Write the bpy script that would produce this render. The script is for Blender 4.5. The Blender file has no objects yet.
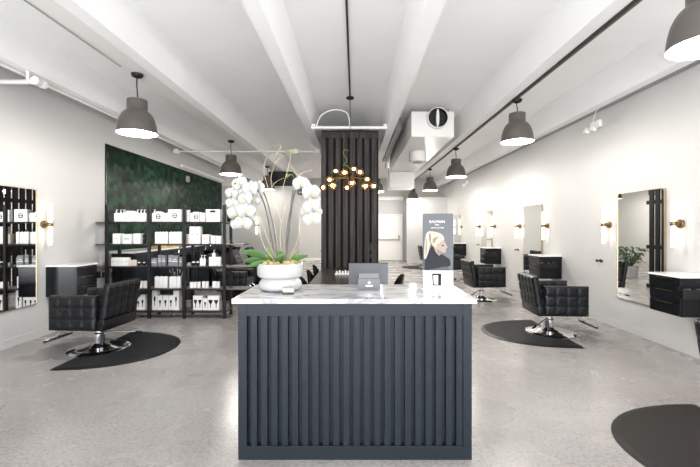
import bpy, bmesh, math, random
from mathutils import Vector, Matrix
random.seed(7)
S = bpy.context.scene
C = S.collection
PI = math.pi
F = 385.0; CX = 355.0; CY = 228.5; EYE = 1.55
def P(x, y, d):
    return Vector(((x-CX)*d/F, d, EYE-(y-CY)*d/F))

# ------------------------------------------------------------ camera, sky, daylight, exposure
cd = bpy.data.cameras.new('camera'); cam = bpy.data.objects.new('camera', cd); C.objects.link(cam)
cam.location = (0, 0, EYE); cam.rotation_euler = (PI/2, 0, 0)
cd.sensor_width = 36; cd.lens = F/700*36; cd.shift_x = -5/700; cd.shift_y = -5/700
cd.clip_start = 0.05; cd.clip_end = 100
S.camera = cam
w = bpy.data.worlds.new('sky'); S.world = w; w.use_nodes = True
w.node_tree.nodes['Background'].inputs[0].default_value = (0.86, 0.93, 1.0, 1)
w.node_tree.nodes['Background'].inputs[1].default_value = 3.0
w.cycles.sampling_method = 'NONE'
def area(name, loc, rot, sx, sy, power, col):
    l = bpy.data.lights.new(name, 'AREA'); l.shape = 'RECTANGLE'; l.size = sx; l.size_y = sy
    l.energy = power; l.color = col
    o = bpy.data.objects.new(name, l); C.objects.link(o); o.location = loc; o.rotation_euler = rot
    return o
area('storefront_daylight', (-0.2, -3.9, 1.9), (PI/2, 0, 0), 8.2, 3.3, 25, (0.93, 0.96, 1.0))
area('ceiling_fill_light', (-0.2, -3.4, 0.55), (math.radians(90+66), 0, 0), 8.2, 1.1, 1050, (0.97, 0.98, 1.0))   # added fill lamp, tilted up from inside the storefront to brighten the ceiling
S.view_settings.view_transform = 'Standard'; S.view_settings.look = 'None'
S.view_settings.gamma = 1; S.view_settings.exposure = -0.18; S.view_settings.use_curve_mapping = False
S.cycles.use_adaptive_sampling = False
S.cycles.caustics_reflective = False; S.cycles.caustics_refractive = False
S.cycles.sample_clamp_indirect = 6.0
S.cycles.blur_glossy = 0.5
PEND_W = 155.0     # watts of each pendant
SCON_E = 4.8     # emission of the sconce tubes

# ------------------------------------------------------------ helpers
def mat(name, col, rough=0.5, metal=0.0, emit=None, es=0.0, bump=0.0, bscale=50.0, trans=0.0, ior=1.45,
        var=0.0, vscale=4.0, coat=0.0, spec=0.5):
    m = bpy.data.materials.new(name); m.use_nodes = True
    nt = m.node_tree; b = nt.nodes['Principled BSDF']
    b.inputs['Base Color'].default_value = (*col, 1); b.inputs['Roughness'].default_value = rough
    b.inputs['Metallic'].default_value = metal; b.inputs['IOR'].default_value = ior
    b.inputs['Transmission Weight'].default_value = trans; b.inputs['Coat Weight'].default_value = coat
    b.inputs['Specular IOR Level'].default_value = spec
    if emit:
        b.inputs['Emission Color'].default_value = (*emit, 1); b.inputs['Emission Strength'].default_value = es
    if bump or var:
        tc = nt.nodes.new('ShaderNodeTexCoord'); n = nt.nodes.new('ShaderNodeTexNoise')
        nt.links.new(tc.outputs['Object'], n.inputs['Vector'])
        n.inputs['Scale'].default_value = bscale if bump else vscale
        n.inputs['Detail'].default_value = 6
        if bump:
            bp = nt.nodes.new('ShaderNodeBump'); bp.inputs['Strength'].default_value = bump
            bp.inputs['Distance'].default_value = 0.004
            nt.links.new(n.outputs['Fac'], bp.inputs['Height']); nt.links.new(bp.outputs['Normal'], b.inputs['Normal'])
        if var:
            n2 = nt.nodes.new('ShaderNodeTexNoise'); n2.inputs['Scale'].default_value = vscale; n2.inputs['Detail'].default_value = 5
            nt.links.new(tc.outputs['Object'], n2.inputs['Vector'])
            r = nt.nodes.new('ShaderNodeMapRange'); r.inputs['To Min'].default_value = 1-var; r.inputs['To Max'].default_value = 1+var
            nt.links.new(n2.outputs['Fac'], r.inputs['Value'])
            mx = nt.nodes.new('ShaderNodeVectorMath'); mx.operation = 'SCALE'
            mx.inputs[0].default_value = col; nt.links.new(r.outputs['Result'], mx.inputs['Scale'])
            nt.links.new(mx.outputs['Vector'], b.inputs['Base Color'])
    return m

def NN(m): return m.node_tree.nodes, m.node_tree.links, m.node_tree.nodes['Principled BSDF']

def obj(name, bm, m, parent=None, smooth=None, loc=None):
    me = bpy.data.meshes.new(name)
    bmesh.ops.recalc_face_normals(bm, faces=bm.faces[:])
    if smooth is not None:
        for f in bm.faces: f.smooth = True
        for e in bm.edges:
            if len(e.link_faces) == 2 and e.calc_face_angle(0) > math.radians(smooth): e.smooth = False
    bm.to_mesh(me); bm.free()
    me.materials.append(m)
    o = bpy.data.objects.new(name, me); C.objects.link(o)
    if parent: o.parent = parent
    if loc is not None: o.location = loc
    return o
def thing(name, label, cat, loc=(0, 0, 0), rotz=0.0, group=None):
    o = bpy.data.objects.new(name, None); C.objects.link(o); o.empty_display_size = 0.05
    o.location = loc; o.rotation_euler = (0, 0, rotz)
    o['label'] = label; o['category'] = cat
    if group: o['group'] = group
    return o
def tag(o, label, cat, group=None):
    o['label'] = label; o['category'] = cat
    if group: o['group'] = group
    return o
def struct(name, bm, m, smooth=None):
    o = obj(name, bm, m, smooth=smooth); o['kind'] = 'structure'; return o
def kids(o): return [c for c in bpy.data.objects if c.parent == o]
def dup(root, loc, rotz, label, group=None, dz=None):
    table = {}
    for c in bpy.data.objects: table.setdefault(c.parent, []).append(c)
    r = root.copy(); C.objects.link(r); r.location = loc; r.rotation_euler = (0, 0, rotz); r['label'] = label
    if group: r['group'] = group
    for ch in table.get(root, []):
        c = ch.copy(); C.objects.link(c); c.parent = r
        for g in table.get(ch, []):
            e = g.copy(); C.objects.link(e); e.parent = c
    return r

def B(): return bmesh.new()
def box(bm, x0, x1, y0, y1, z0, z1, bev=0.0, seg=2, M=None):
    r = bmesh.ops.create_cube(bm, size=1)
    vs = r['verts']
    for v in vs:
        v.co = Vector((x0+(v.co.x+.5)*(x1-x0), y0+(v.co.y+.5)*(y1-y0), z0+(v.co.z+.5)*(z1-z0)))
    if bev:
        es = list({e for v in vs for e in v.link_edges})
        rr = bmesh.ops.bevel(bm, geom=es, offset=bev, segments=seg, affect='EDGES', profile=0.6)
        vs = list({v for f in rr['faces'] for v in f.verts} | {v for v in vs if v.is_valid})
    if M is not None:
        for v in vs: v.co = M @ v.co
    return bm
def lathe(bm, prof, n=32, c=(0, 0, 0), M=None, cap0=False, cap1=False):
    rings = []
    for r, z in prof:
        ring = []
        for k in range(n):
            a = 2*PI*k/n
            p = Vector((r*math.cos(a), r*math.sin(a), z))
            if M is not None: p = M @ p
            ring.append(bm.verts.new(p+Vector(c)))
        rings.append(ring)
    for a, b in zip(rings, rings[1:]):
        for k in range(n): bm.faces.new((a[k], a[(k+1) % n], b[(k+1) % n], b[k]))
    if cap0: bm.faces.new(rings[0][::-1])
    if cap1: bm.faces.new(rings[-1])
    return bm
def cyl(bm, c, r, z0, z1, n=24, r2=None, bev=0.0):
    r2 = r if r2 is None else r2
    pr = [(r, z0), (r2, z1)]
    if bev: pr = [(r-bev, z0), (r, z0+bev), (r2, z1-bev), (r2-bev, z1)]
    return lathe(bm, pr, n, c, None, True, True)
def tube(bm, pts, r, n=8, closed=False, caps=True):
    pts = [Vector(p) for p in pts]; m = len(pts)
    rs = r if isinstance(r, (list, tuple)) else [r]*m
    rings = []; nrm = None
    for i, p in enumerate(pts):
        if closed: t = pts[(i+1) % m]-pts[i-1]
        else: t = pts[min(i+1, m-1)]-pts[max(i-1, 0)]
        t.normalize()
        if nrm is None:
            nrm = t.orthogonal().normalized()
        else:
            nrm = (nrm-t*nrm.dot(t)); nrm = nrm.normalized() if nrm.length > 1e-6 else t.orthogonal().normalized()
        bn = t.cross(nrm)
        rings.append([bm.verts.new(p+(nrm*math.cos(2*PI*k/n)+bn*math.sin(2*PI*k/n))*rs[i]) for k in range(n)])
    pairs = list(zip(rings, rings[1:]))
    if closed: pairs.append((rings[-1], rings[0]))
    for a, b in pairs:
        for k in range(n): bm.faces.new((a[k], a[(k+1) % n], b[(k+1) % n], b[k]))
    if caps and not closed:
        bm.faces.new(rings[0][::-1]); bm.faces.new(rings[-1])
    return bm
def smooth_path(pts, k=8):
    pts = [Vector(p) for p in pts]; out = []
    P_ = [pts[0]*2-pts[1]]+pts+[pts[-1]*2-pts[-2]]
    for i in range(1, len(P_)-2):
        a, b, c, d = P_[i-1:i+3]
        for s in range(k):
            t = s/k
            out.append(0.5*((2*b)+(c-a)*t+(2*a-5*b+4*c-d)*t*t+(3*b-a-3*c+d)*t**3))
    out.append(pts[-1]); return out
def prism(bm, poly, axis, a, b, bev=0.0):
    # poly: list of 2D points, extruded along axis between a and b; for axis 'y' poly=(x,z); 'z' poly=(x,y); 'x' poly=(y,z)
    def mk(p, t):
        if axis == 'y': return Vector((p[0], t, p[1]))
        if axis == 'z': return Vector((p[0], p[1], t))
        return Vector((t, p[0], p[1]))
    A = [bm.verts.new(mk(p, a)) for p in poly]; Bv = [bm.verts.new(mk(p, b)) for p in poly]
    n = len(poly)
    bm.faces.new(A[::-1]); top = bm.faces.new(Bv)
    for k in range(n): bm.faces.new((A[k], A[(k+1) % n], Bv[(k+1) % n], Bv[k]))
    if bev:
        bmesh.ops.bevel(bm, geom=list(top.edges), offset=bev, segments=2, affect='EDGES')
    return bm
def ball(bm, c, r, u=16, v=10, sc=(1, 1, 1)):
    res = bmesh.ops.create_uvsphere(bm, u_segments=u, v_segments=v, radius=r)
    for q in res['verts']: q.co = Vector((q.co.x*sc[0], q.co.y*sc[1], q.co.z*sc[2]))+Vector(c)
    return bm
def rrect(w_, h_, r, n=6):
    out = []
    for cx, cy, a0 in ((w_/2-r, h_/2-r, 0), (-w_/2+r, h_/2-r, 90), (-w_/2+r, -h_/2+r, 180), (w_/2-r, -h_/2+r, 270)):
        for k in range(n+1):
            a = math.radians(a0+90*k/n); out.append((cx+r*math.cos(a), cy+r*math.sin(a)))
    return out
def quilt(bm, W, H, T, nx, ny, puff=0.012, both=True, M=None):
    # slab in local XZ (x 0..W, z 0..H), thickness T along y, centred, pillowed stitch squares on the y- (and y+) faces
    k = 8
    def g(side):
        rows = []
        for j in range(ny*k+1):
            row = []
            for i in range(nx*k+1):
                u = (i % k)/k*2-1 if i % k else -1
                v = (j % k)/k*2-1 if j % k else -1
                p = (1-abs(u)**8)*(1-abs(v)**8)*(1-0.12*(u*u+v*v))
                x = W*i/(nx*k); z = H*j/(ny*k)
                ex = min(i, nx*k-i)/k; ez = min(j, ny*k-j)/k; e = min(1, min(ex, ez)*2)
                th = T/2-0.012*(1-e)**2
                y = side*(th+puff*p*1.0)
                q = Vector((x, y, z))
                row.append(bm.verts.new(M @ q if M is not None else q))
            rows.append(row)
        for j in range(ny*k):
            for i in range(nx*k): bm.faces.new((rows[j][i], rows[j][i+1], rows[j+1][i+1], rows[j+1][i]))
        return rows
    a = g(-1); b = g(1)
    nxk, nyk = nx*k, ny*k
    for i in range(nxk):
        bm.faces.new((a[0][i], a[0][i+1], b[0][i+1], b[0][i])); bm.faces.new((a[nyk][i], a[nyk][i+1], b[nyk][i+1], b[nyk][i]))
    for j in range(nyk):
        bm.faces.new((a[j][0], a[j+1][0], b[j+1][0], b[j][0])); bm.faces.new((a[j][nxk], a[j+1][nxk], b[j+1][nxk], b[j][nxk]))
    return bm
def text_part(name, s, size, loc, rot, m, parent, align='CENTER', ext=0.0006):
    cu = bpy.data.curves.new(name, 'FONT'); cu.body = s; cu.size = size; cu.align_x = align; cu.extrude = ext
    t = bpy.data.objects.new(name+'_src', cu); C.objects.link(t)
    bpy.context.view_layer.update()
    me = bpy.data.meshes.new_from_object(t.evaluated_get(bpy.context.evaluated_depsgraph_get()))
    bpy.data.objects.remove(t); me.name = name
    me.materials.clear(); me.materials.append(m)
    o = bpy.data.objects.new(name, me); C.objects.link(o); o.location = loc; o.rotation_euler = rot
    if parent: o.parent = parent
    return o

# ------------------------------------------------------------ materials
M = {}
M['wall'] = mat('wall_paint', (0.53, 0.527, 0.52), 0.6, bump=0.05, bscale=120)
M['ceil'] = mat('ceiling_paint', (0.93, 0.93, 0.925), 0.7, bump=0.1, bscale=40, var=0.03, vscale=2.5)
M['white'] = mat('white_paint', (0.82, 0.81, 0.79), 0.45)
M['white_metal'] = mat('white_sheet_metal', (0.80, 0.79, 0.76), 0.4)
M['quartz'] = mat('white_quartz', (0.85, 0.85, 0.85), 0.15)
M['black'] = mat('black_lacquer', (0.006, 0.0065, 0.008), 0.22)
M['black_gloss'] = mat('black_gloss', (0.006, 0.007, 0.009), 0.2, spec=0.35)
M['black_matte'] = mat('black_matte', (0.012, 0.012, 0.013), 0.55)
M['steel'] = mat('black_steel', (0.007, 0.007, 0.008), 0.45, spec=0.3)
M['leather'] = mat('black_leather', (0.005, 0.0058, 0.0075), 0.36, spec=0.35, bump=0.25, bscale=260)
M['rubber'] = mat('rubber_mat', (0.009, 0.0095, 0.011), 0.55, spec=0.2, bump=0.3, bscale=300)
M['rubber_edge'] = mat('rubber_mat_edge', (0.007, 0.007, 0.008), 0.45, spec=0.2)
M['brownmat'] = mat('brown_rubber_mat', (0.018, 0.0155, 0.014), 0.5, spec=0.2, bump=0.3, bscale=300)
M['chrome'] = mat('chrome', (0.82, 0.82, 0.84), 0.08, 1.0)
M['brass'] = mat('aged_brass', (0.22, 0.15, 0.075), 0.3, 1.0)
M['brassframe'] = mat('brass_frame', (0.55, 0.42, 0.28), 0.3, 1.0)
M['mirror'] = mat('mirror_silver', (0.90, 0.91, 0.90), 0.0, 1.0)
M['shade'] = mat('taupe_shade', (0.095, 0.082, 0.074), 0.38)
M['shade_in'] = mat('white_shade_lining', (0.9, 0.88, 0.84), 0.5)
M['bulb'] = mat('lit_bulb', (1, 1, 1), 0.5, emit=(1, 0.93, 0.82), es=25)
M['tube'] = mat('lit_tube', (1, 1, 1), 0.4, emit=(1, 0.86, 0.68), es=SCON_E)
M['bulb'].cycles.emission_sampling = 'NONE'
M['globe'] = mat('amber_glass', (1.0, 0.66, 0.30), 0.16, trans=1.0, ior=1.3)
M['gbulb'] = mat('filament_bulb', (1, 1, 1), 0.5, emit=(1, 0.66, 0.32), es=30)
M['gbulb'].cycles.emission_sampling = 'NONE'
M['navy'] = mat('charcoal_blue_paint', (0.0125, 0.0175, 0.0235), 0.45, spec=0.25)
M['walnut'] = mat('shelf_wood', (0.10, 0.075, 0.06), 0.35, var=0.3, vscale=20)
M['carton'] = mat('white_carton', (0.76, 0.76, 0.75), 0.5)
M['bottle'] = mat('white_plastic', (0.84, 0.84, 0.84), 0.3)
M['greycarton'] = mat('grey_carton', (0.20, 0.21, 0.23), 0.45)
M['beige'] = mat('beige_carton', (0.62, 0.55, 0.48), 0.5)
M['print'] = mat('black_print', (0.007, 0.007, 0.009), 0.5, spec=0.2)
M['greenprint'] = mat('green_print', (0.25, 0.38, 0.22), 0.5)
M['pinkprint'] = mat('pink_print', (0.62, 0.32, 0.28), 0.5)
M['gold'] = mat('gold_towel', (0.60, 0.42, 0.16), 0.8)
M['pot'] = mat('white_ceramic', (0.42, 0.42, 0.415), 0.25)
M['leaf'] = mat('orchid_leaf', (0.075, 0.16, 0.045), 0.35, var=0.25, vscale=15)
M['leaf2'] = mat('young_leaf', (0.20, 0.32, 0.06), 0.4)
M['stem'] = mat('orchid_stem', (0.10, 0.10, 0.09), 0.5)
M['twig'] = mat('willow_twig', (0.50, 0.42, 0.28), 0.6)
M['moss'] = mat('dry_moss', (0.36, 0.30, 0.12), 0.9, bump=1, bscale=80, var=0.4, vscale=60)
M['petal'] = mat('orchid_petal', (0.48, 0.465, 0.445), 0.5)
pb = M['petal'].node_tree.nodes['Principled BSDF']; pb.inputs['Subsurface Weight'].default_value = 0.2
M['lip'] = mat('orchid_lip', (0.72, 0.62, 0.22), 0.5)
M['foliage'] = mat('dark_foliage', (0.03, 0.075, 0.02), 0.4, var=0.3, vscale=10)
M['screen'] = mat('monitor_back', (0.17, 0.18, 0.20), 0.35)
M['cardsign'] = mat('grey_sign', (0.13, 0.135, 0.15), 0.35)
M['grey'] = mat('grey_plastic', (0.3, 0.3, 0.31), 0.5)
M['acrylic'] = mat('clear_acrylic', (0.95, 0.97, 0.98), 0.02, trans=1.0, ior=1.3)

# floor: polished concrete
m = M['floor'] = mat('polished_concrete', (0.45, 0.43, 0.42), 0.22)
N, L, b = NN(m)
tc = N.new('ShaderNodeTexCoord')
def noise(scale, detail=6, rough=0.6, src=None):
    n = N.new('ShaderNodeTexNoise'); n.inputs['Scale'].default_value = scale; n.inputs['Detail'].default_value = detail
    n.inputs['Roughness'].default_value = rough; L.new(tc.outputs['Object'], n.inputs['Vector']); return n
def ramp(src, stops):
    r = N.new('ShaderNodeValToRGB'); L.new(src, r.inputs['Fac'])
    while len(r.color_ramp.elements) < len(stops): r.color_ramp.elements.new(0.5)
    for e, (p, c) in zip(r.color_ramp.elements, stops): e.position = p; e.color = (*c, 1)
    return r
def mixc(a, b_, fac, mode='MIX'):
    x = N.new('ShaderNodeMix'); x.data_type = 'RGBA'; x.blend_type = mode
    if isinstance(fac, float): x.inputs[0].default_value = fac
    else: L.new(fac, x.inputs[0])
    L.new(a, x.inputs[6]); L.new(b_, x.inputs[7]); return x.outputs[2]
big = ramp(noise(0.7, 3, 0.5).outputs['Fac'], [(0.25, (0.25, 0.233, 0.228)), (0.5, (0.32, 0.303, 0.297)), (0.75, (0.38, 0.37, 0.362))])
fine = ramp(noise(38, 3, 0.6).outputs['Fac'], [(0.36, (0.72, 0.70, 0.69)), (0.5, (1, 1, 1)), (0.66, (1.14, 1.14, 1.14))])
mid = ramp(noise(4, 3, 0.5).outputs['Fac'], [(0.3, (0.95, 0.95, 0.95)), (0.7, (1.05, 1.045, 1.04))])
c = mixc(big.outputs['Color'], mid.outputs['Color'], 1.0, 'MULTIPLY')
c = mixc(c, fine.outputs['Color'], 0.8, 'MULTIPLY')
L.new(c, b.inputs['Base Color'])
rr = N.new('ShaderNodeMapRange'); L.new(noise(1.5, 2).outputs['Fac'], rr.inputs['Value'])
rr.inputs['From Min'].default_value = 0.3; rr.inputs['From Max'].default_value = 0.7
rr.inputs['To Min'].default_value = 0.24; rr.inputs['To Max'].default_value = 0.30; L.new(rr.outputs['Result'], b.inputs['Roughness'])

# green zellige tile
m = M['tile'] = mat('green_glazed_tile', (0.02, 0.10, 0.05), 0.3, spec=0.08)
N, L, b = NN(m)
tc = N.new('ShaderNodeTexCoord')
sep = N.new('ShaderNodeSeparateXYZ'); L.new(tc.outputs['Object'], sep.inputs[0])
def mth(op, a, b_=None):
    n = N.new('ShaderNodeMath'); n.operation = op
    for i, v in enumerate((a, b_)):
        if v is None: continue
        if isinstance(v, (int, float)): n.inputs[i].default_value = v
        else: L.new(v, n.inputs[i])
    return n.outputs[0]
TW, TH = 0.13, 0.10
colk = mth('FLOOR', mth('DIVIDE', sep.outputs['Y'], TW))
off = mth('MULTIPLY', mth('MODULO', mth('ABSOLUTE', colk), 3), TH/3)
zz = mth('ADD', sep.outputs['Z'], off)
rowk = mth('FLOOR', mth('DIVIDE', zz, TH))
comb = N.new('ShaderNodeCombineXYZ'); L.new(colk, comb.inputs[0]); L.new(rowk, comb.inputs[1])
wn = N.new('ShaderNodeTexWhiteNoise'); wn.noise_dimensions = '3D'; L.new(comb.outputs[0], wn.inputs['Vector'])
tr = ramp(wn.outputs['Value'], [(0.0, (0.002, 0.006, 0.004)), (0.35, (0.003, 0.014, 0.008)), (0.7, (0.006, 0.030, 0.014)), (1.0, (0.016, 0.058, 0.027))])
fy = mth('FRACT', mth('DIVIDE', sep.outputs['Y'], TW)); fz = mth('FRACT', mth('DIVIDE', zz, TH))
ey = mth('MINIMUM', fy, mth('SUBTRACT', 1, fy)); ez = mth('MINIMUM', fz, mth('SUBTRACT', 1, fz))
g = mth('MAXIMUM', mth('LESS_THAN', ey, 0.02), mth('LESS_THAN', ez, 0.014))
gc = N.new('ShaderNodeRGB'); gc.outputs[0].default_value = (0.008, 0.02, 0.014, 1)
L.new(mixc(tr.outputs['Color'], gc.outputs[0], g), b.inputs['Base Color'])
# each tile tipped a little its own way
nm = N.new('ShaderNodeNewGeometry'); vs = N.new('ShaderNodeVectorMath'); vs.operation = 'SUBTRACT'
L.new(wn.outputs['Color'], vs.inputs[0]); vs.inputs[1].default_value = (0.5, 0.5, 0.5)
v2 = N.new('ShaderNodeVectorMath'); v2.operation = 'SCALE'; v2.inputs['Scale'].default_value = 0.10; L.new(vs.outputs[0], v2.inputs[0])
v3 = N.new('ShaderNodeVectorMath'); v3.operation = 'ADD'; L.new(v2.outputs[0], v3.inputs[0]); L.new(nm.outputs['Normal'], v3.inputs[1])
v4 = N.new('ShaderNodeVectorMath'); v4.operation = 'NORMALIZE'; L.new(v3.outputs[0], v4.inputs[0]); L.new(v4.outputs[0], b.inputs['Normal'])

# marble
m = M['marble'] = mat('white_marble', (0.85, 0.85, 0.85), 0.13)
N, L, b = NN(m)
tc = N.new('ShaderNodeTexCoord')
mp = N.new('ShaderNodeMapping'); mp.inputs['Rotation'].default_value = (0.3, 0.2, 0.5); mp.inputs['Scale'].default_value = (1.2, 2.6, 1.2)
L.new(tc.outputs['Object'], mp.inputs[0])
n = N.new('ShaderNodeTexNoise'); n.inputs['Scale'].default_value = 1.7; n.inputs['Detail'].default_value = 7; n.inputs['Distortion'].default_value = 0.9
L.new(mp.outputs[0], n.inputs['Vector'])
ab = mth('ABSOLUTE', mth('SUBTRACT', n.outputs['Fac'], 0.5))
vr = ramp(ab, [(0.0, (0.26, 0.26, 0.28)), (0.015, (0.42, 0.42, 0.43)), (0.05, (0.54, 0.54, 0.54)), (1.0, (0.58, 0.58, 0.575))])
L.new(vr.outputs['Color'], b.inputs['Base Color'])

# dark stained planks
def wood(name, c0, c1, rough, sc=(14, 14, 0.8)):
    global N, L, tc
    m = mat(name, c0, rough); N, L, b = NN(m)
    tc = N.new('ShaderNodeTexCoord'); mp = N.new('ShaderNodeMapping'); mp.inputs['Scale'].default_value = sc
    L.new(tc.outputs['Object'], mp.inputs[0])
    n = N.new('ShaderNodeTexNoise'); n.inputs['Scale'].default_value = 2.0; n.inputs['Detail'].default_value = 8; n.inputs['Distortion'].default_value = 0.5
    L.new(mp.outputs[0], n.inputs['Vector'])
    L.new(ramp(n.outputs['Fac'], [(0.3, c0), (0.7, c1)]).outputs['Color'], b.inputs['Base Color'])
    bp = N.new('ShaderNodeBump'); bp.inputs['Strength'].default_value = 0.3; bp.inputs['Distance'].default_value = 0.003
    L.new(n.outputs['Fac'], bp.inputs['Height']); L.new(bp.outputs['Normal'], b.inputs['Normal'])
    return m
M['plank'] = wood('dark_stained_plank', (0.018, 0.0155, 0.015), (0.065, 0.056, 0.054), 0.5)
M['plank'].node_tree.nodes['Principled BSDF'].inputs['Specular IOR Level'].default_value = 0.2
M['slat'] = wood('black_stained_slat', (0.005, 0.005, 0.005), (0.014, 0.013, 0.012), 0.6)
M['slat'].node_tree.nodes['Principled BSDF'].inputs['Specular IOR Level'].default_value = 0.15
M['table'] = wood('dark_table_wood', (0.03, 0.025, 0.022), (0.065, 0.055, 0.05), 0.25, (10, 0.8, 10))

# ------------------------------------------------------------ room shell
XL, XR, Y0, Y1, ZB, ZS = -4.5, 4.10, -4.0, 18.7, 3.53, 3.97
bm = B(); box(bm, XL-0.15, XR+0.15, Y0-0.2, Y1+0.2, -0.1, 0); struct('floor', bm, M['floor'])
bm = B(); box(bm, XL-0.15, XL, Y0-0.2, Y1+0.2, 0, ZS); struct('wall_left', bm, M['wall'])
bm = B(); box(bm, XR, XR+0.15, Y0-0.2, Y1+0.2, 0, ZS); struct('wall_right', bm, M['wall'])
bm = B(); box(bm, XL, XR, Y1, Y1+0.2, 0, ZS); struct('wall_back', bm, M['wall'])
bm = B(); box(bm, XL-0.15, XR+0.15, Y0-0.2, Y1+0.2, ZS, ZS+0.12)
STEMS = (-4.15, -2.53, -0.91, 0.71, 2.33, 3.95)
for sx in STEMS:
    prism(bm, [(sx-0.08, ZB), (sx+0.08, ZB), (sx+0.105, ZB+0.25), (sx+0.15, ZS+0.01), (sx-0.15, ZS+0.01), (sx-0.105, ZB+0.25)], 'y', Y0-0.19, Y1+0.1)
struct('ceiling', bm, M['ceil'], smooth=25)
# storefront behind the camera: sill, header and mullions around open daylight
bm = B()
box(bm, XL, XR, Y0-0.2, Y0, 0, 0.25); box(bm, XL, XR, Y0-0.2, Y0, 3.5, ZS)
for k in range(5):
    x = XL+(XR-XL)*k/4; x = min(max(x, XL+0.06), XR-0.06); box(bm, x-0.05, x+0.05, Y0-0.15, Y0, 0.25, 3.5)
struct('wall_front', bm, M['white'])
bm = B(); box(bm, XR-0.012, XR, Y0, 17.1, 0, 0.11, 0.003); struct('baseboard_right', bm, M['wall'])
bm = B(); box(bm, XL, XL+0.012, Y0, 7.1, 0, 0.11, 0.003); struct('baseboard_left', bm, M['wall'])
bm = B(); box(bm, XL, 0.95, Y1-0.015, Y1, 0, 0.12); struct('baseboard_back', bm, M['white'])
# partitions at the back
bm = B(); box(bm, XL, -1.89, 13.0, 13.15, 0, 2.985); struct('wall_shampoo_end', bm, M['wall'])
bm = B(); box(bm, 2.31, XR, 17.1, 17.3, 0, 2.95); struct('wall_rear_right', bm, M['wall'])
# header beam along the back
bm = B(); box(bm, -1.6, 2.31, 18.45, 18.7, 2.9, 3.08); struct('trim_1', bm, M['white'])
# back door with a push bar
dr = bpy.data.objects.new('door_1', None); C.objects.link(dr); dr.location = (1.62, Y1, 0); dr['kind'] = 'structure'
dr['label'] = 'white exit door with a push bar in the far back wall'
bm = B(); box(bm, -0.56, 0.60, -0.05, -0.005, 0.01, 2.17, 0.004); obj('door_leaf', bm, M['white'], dr)
bm = B(); box(bm, -0.64, -0.57, -0.08, -0.001, 0, 2.25); box(bm, 0.61, 0.68, -0.08, -0.001, 0, 2.25); box(bm, -0.57, 0.61, -0.08, -0.001, 2.18, 2.25)
obj('door_frame', bm, M['white'], dr)
bm = B(); tube(bm, [(-0.53, -0.12, 1.02), (0.50, -0.12, 1.02)], 0.02)
box(bm, -0.55, -0.49, -0.14, -0.05, 0.98, 1.22); box(bm, 0.47, 0.53, -0.14, -0.05, 0.98, 1.22); obj('push_bar', bm, M['grey'], dr)

# green tile field on the left wall
bm = B(); box(bm, XL, XL+0.012, 6.95, 12.97, 1.14, 3.06); o = obj('tiled_wall_panel', bm, M['tile']); o['kind'] = 'structure'; o.name = 'trim_2'
bm = B()
box(bm, XL, XL+0.016, 6.93, 6.95, 1.14, 3.08); box(bm, XL, XL+0.016, 6.93, 12.97, 3.06, 3.08)
o = obj('trim_3', bm, M['black']); o['kind'] = 'structure'
# grey strip painting the shadow line where the right wall meets the deck
bm = B(); box(bm, XR-0.018, XR-0.001, Y0, 17.0, ZB-0.022, ZB-0.002); o = obj('trim_shadow_line', bm, M['grey']); o['kind'] = 'structure'

# low wall cabinet behind the shampoo bowls
t = thing('wash_cabinet', 'long charcoal wash cabinet with a white top under the green tile', 'cabinet', (-4.48, 7.1, 0))
bm = B(); box(bm, 0, 0.39, 0, 5.84, 0, 1.09); 
obj('body', bm, M['navy'], t)
for k in range(8):
    bm = B(); box(bm, 0.39, 0.405, 0.03+k*0.73, 0.72+k*0.73, 0.1, 1.06, 0.003); obj('door', bm, M['navy'], t)
bm = B(); box(bm, 0.02, 0.42, -0.01, 5.85, 1.09, 1.125, 0.004); obj('worktop', bm, M['quartz'], t)
for k, (y, lab) in enumerate(((8.35, 'nearest'), (8.95, 'middle'), (9.6, 'farthest'))):
    bm = B()
    for q in range(3): box(bm, -0.11, 0.11, -0.16, 0.16, q*0.022, q*0.022+0.021, 0.008)
    tag(obj('folded_towels', bm, M['gold'], loc=(-4.27, y, 1.125), smooth=40), f'{lab} of the gold folded towel piles on the wash cabinet', 'towels', 'gold towels on the wash cabinet')

# ------------------------------------------------------------ pipes and ceiling gear
def pipe(name, pts, r, m, lab, cat='pipe', n=10):
    bm = B(); tube(bm, pts, r, n); return tag(obj(name, bm, m, smooth=50), lab, cat)
t = thing('sprinkler_pipe', 'white horizontal pipe with an arched loop in front of the plank column', 'pipe', (0, 7.4, 3.49))
bm = B(); tube(bm, [(-0.845, 0, 0), (0.62, 0, 0)], 0.03, 12); obj('pipe_run', bm, M['white_metal'], t, smooth=50)
bm = B(); tube(bm, smooth_path([(-0.73, 0, 0.03), (-0.72, 0, 0.10), (-0.63, 0, 0.25), (-0.42, 0, 0.34), (-0.2, 0, 0.31), (-0.12, 0, 0.2), (-0.10, 0, 0.03)]), 0.014, 8); obj('loop', bm, M['white_metal'], t, smooth=60)
for x, n_ in ((-0.80, 0), (0.58, 1)):
    bm = B(); tube(bm, [(x, 0, 0), (x, 0, 0.06)], 0.045, 12); obj('coupling', bm, M['white_metal'], t, smooth=50)
t = thing('cross_pipe', 'long thin white pipe crossing above the shelving to the left wall', 'pipe', (0, 9.5, 3.45))
bm = B(); tube(bm, [(-4.48, 0, 0), (-0.86, 0, 0)], 0.02, 10); obj('pipe_run', bm, M['white_metal'], t, smooth=50)
for x in (-4.4, -1.46, -0.92):
    bm = B(); box(bm, x-0.06, x+0.06, -0.05, 0.05, -0.05, 0.06, 0.01); obj('junction_box', bm, M['white_metal'], t)
t = thing('branch_pipe', 'white pipe running out of the left edge of the photo to a ceiling fitting', 'pipe', (0, 4.86, 3.40))
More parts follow.
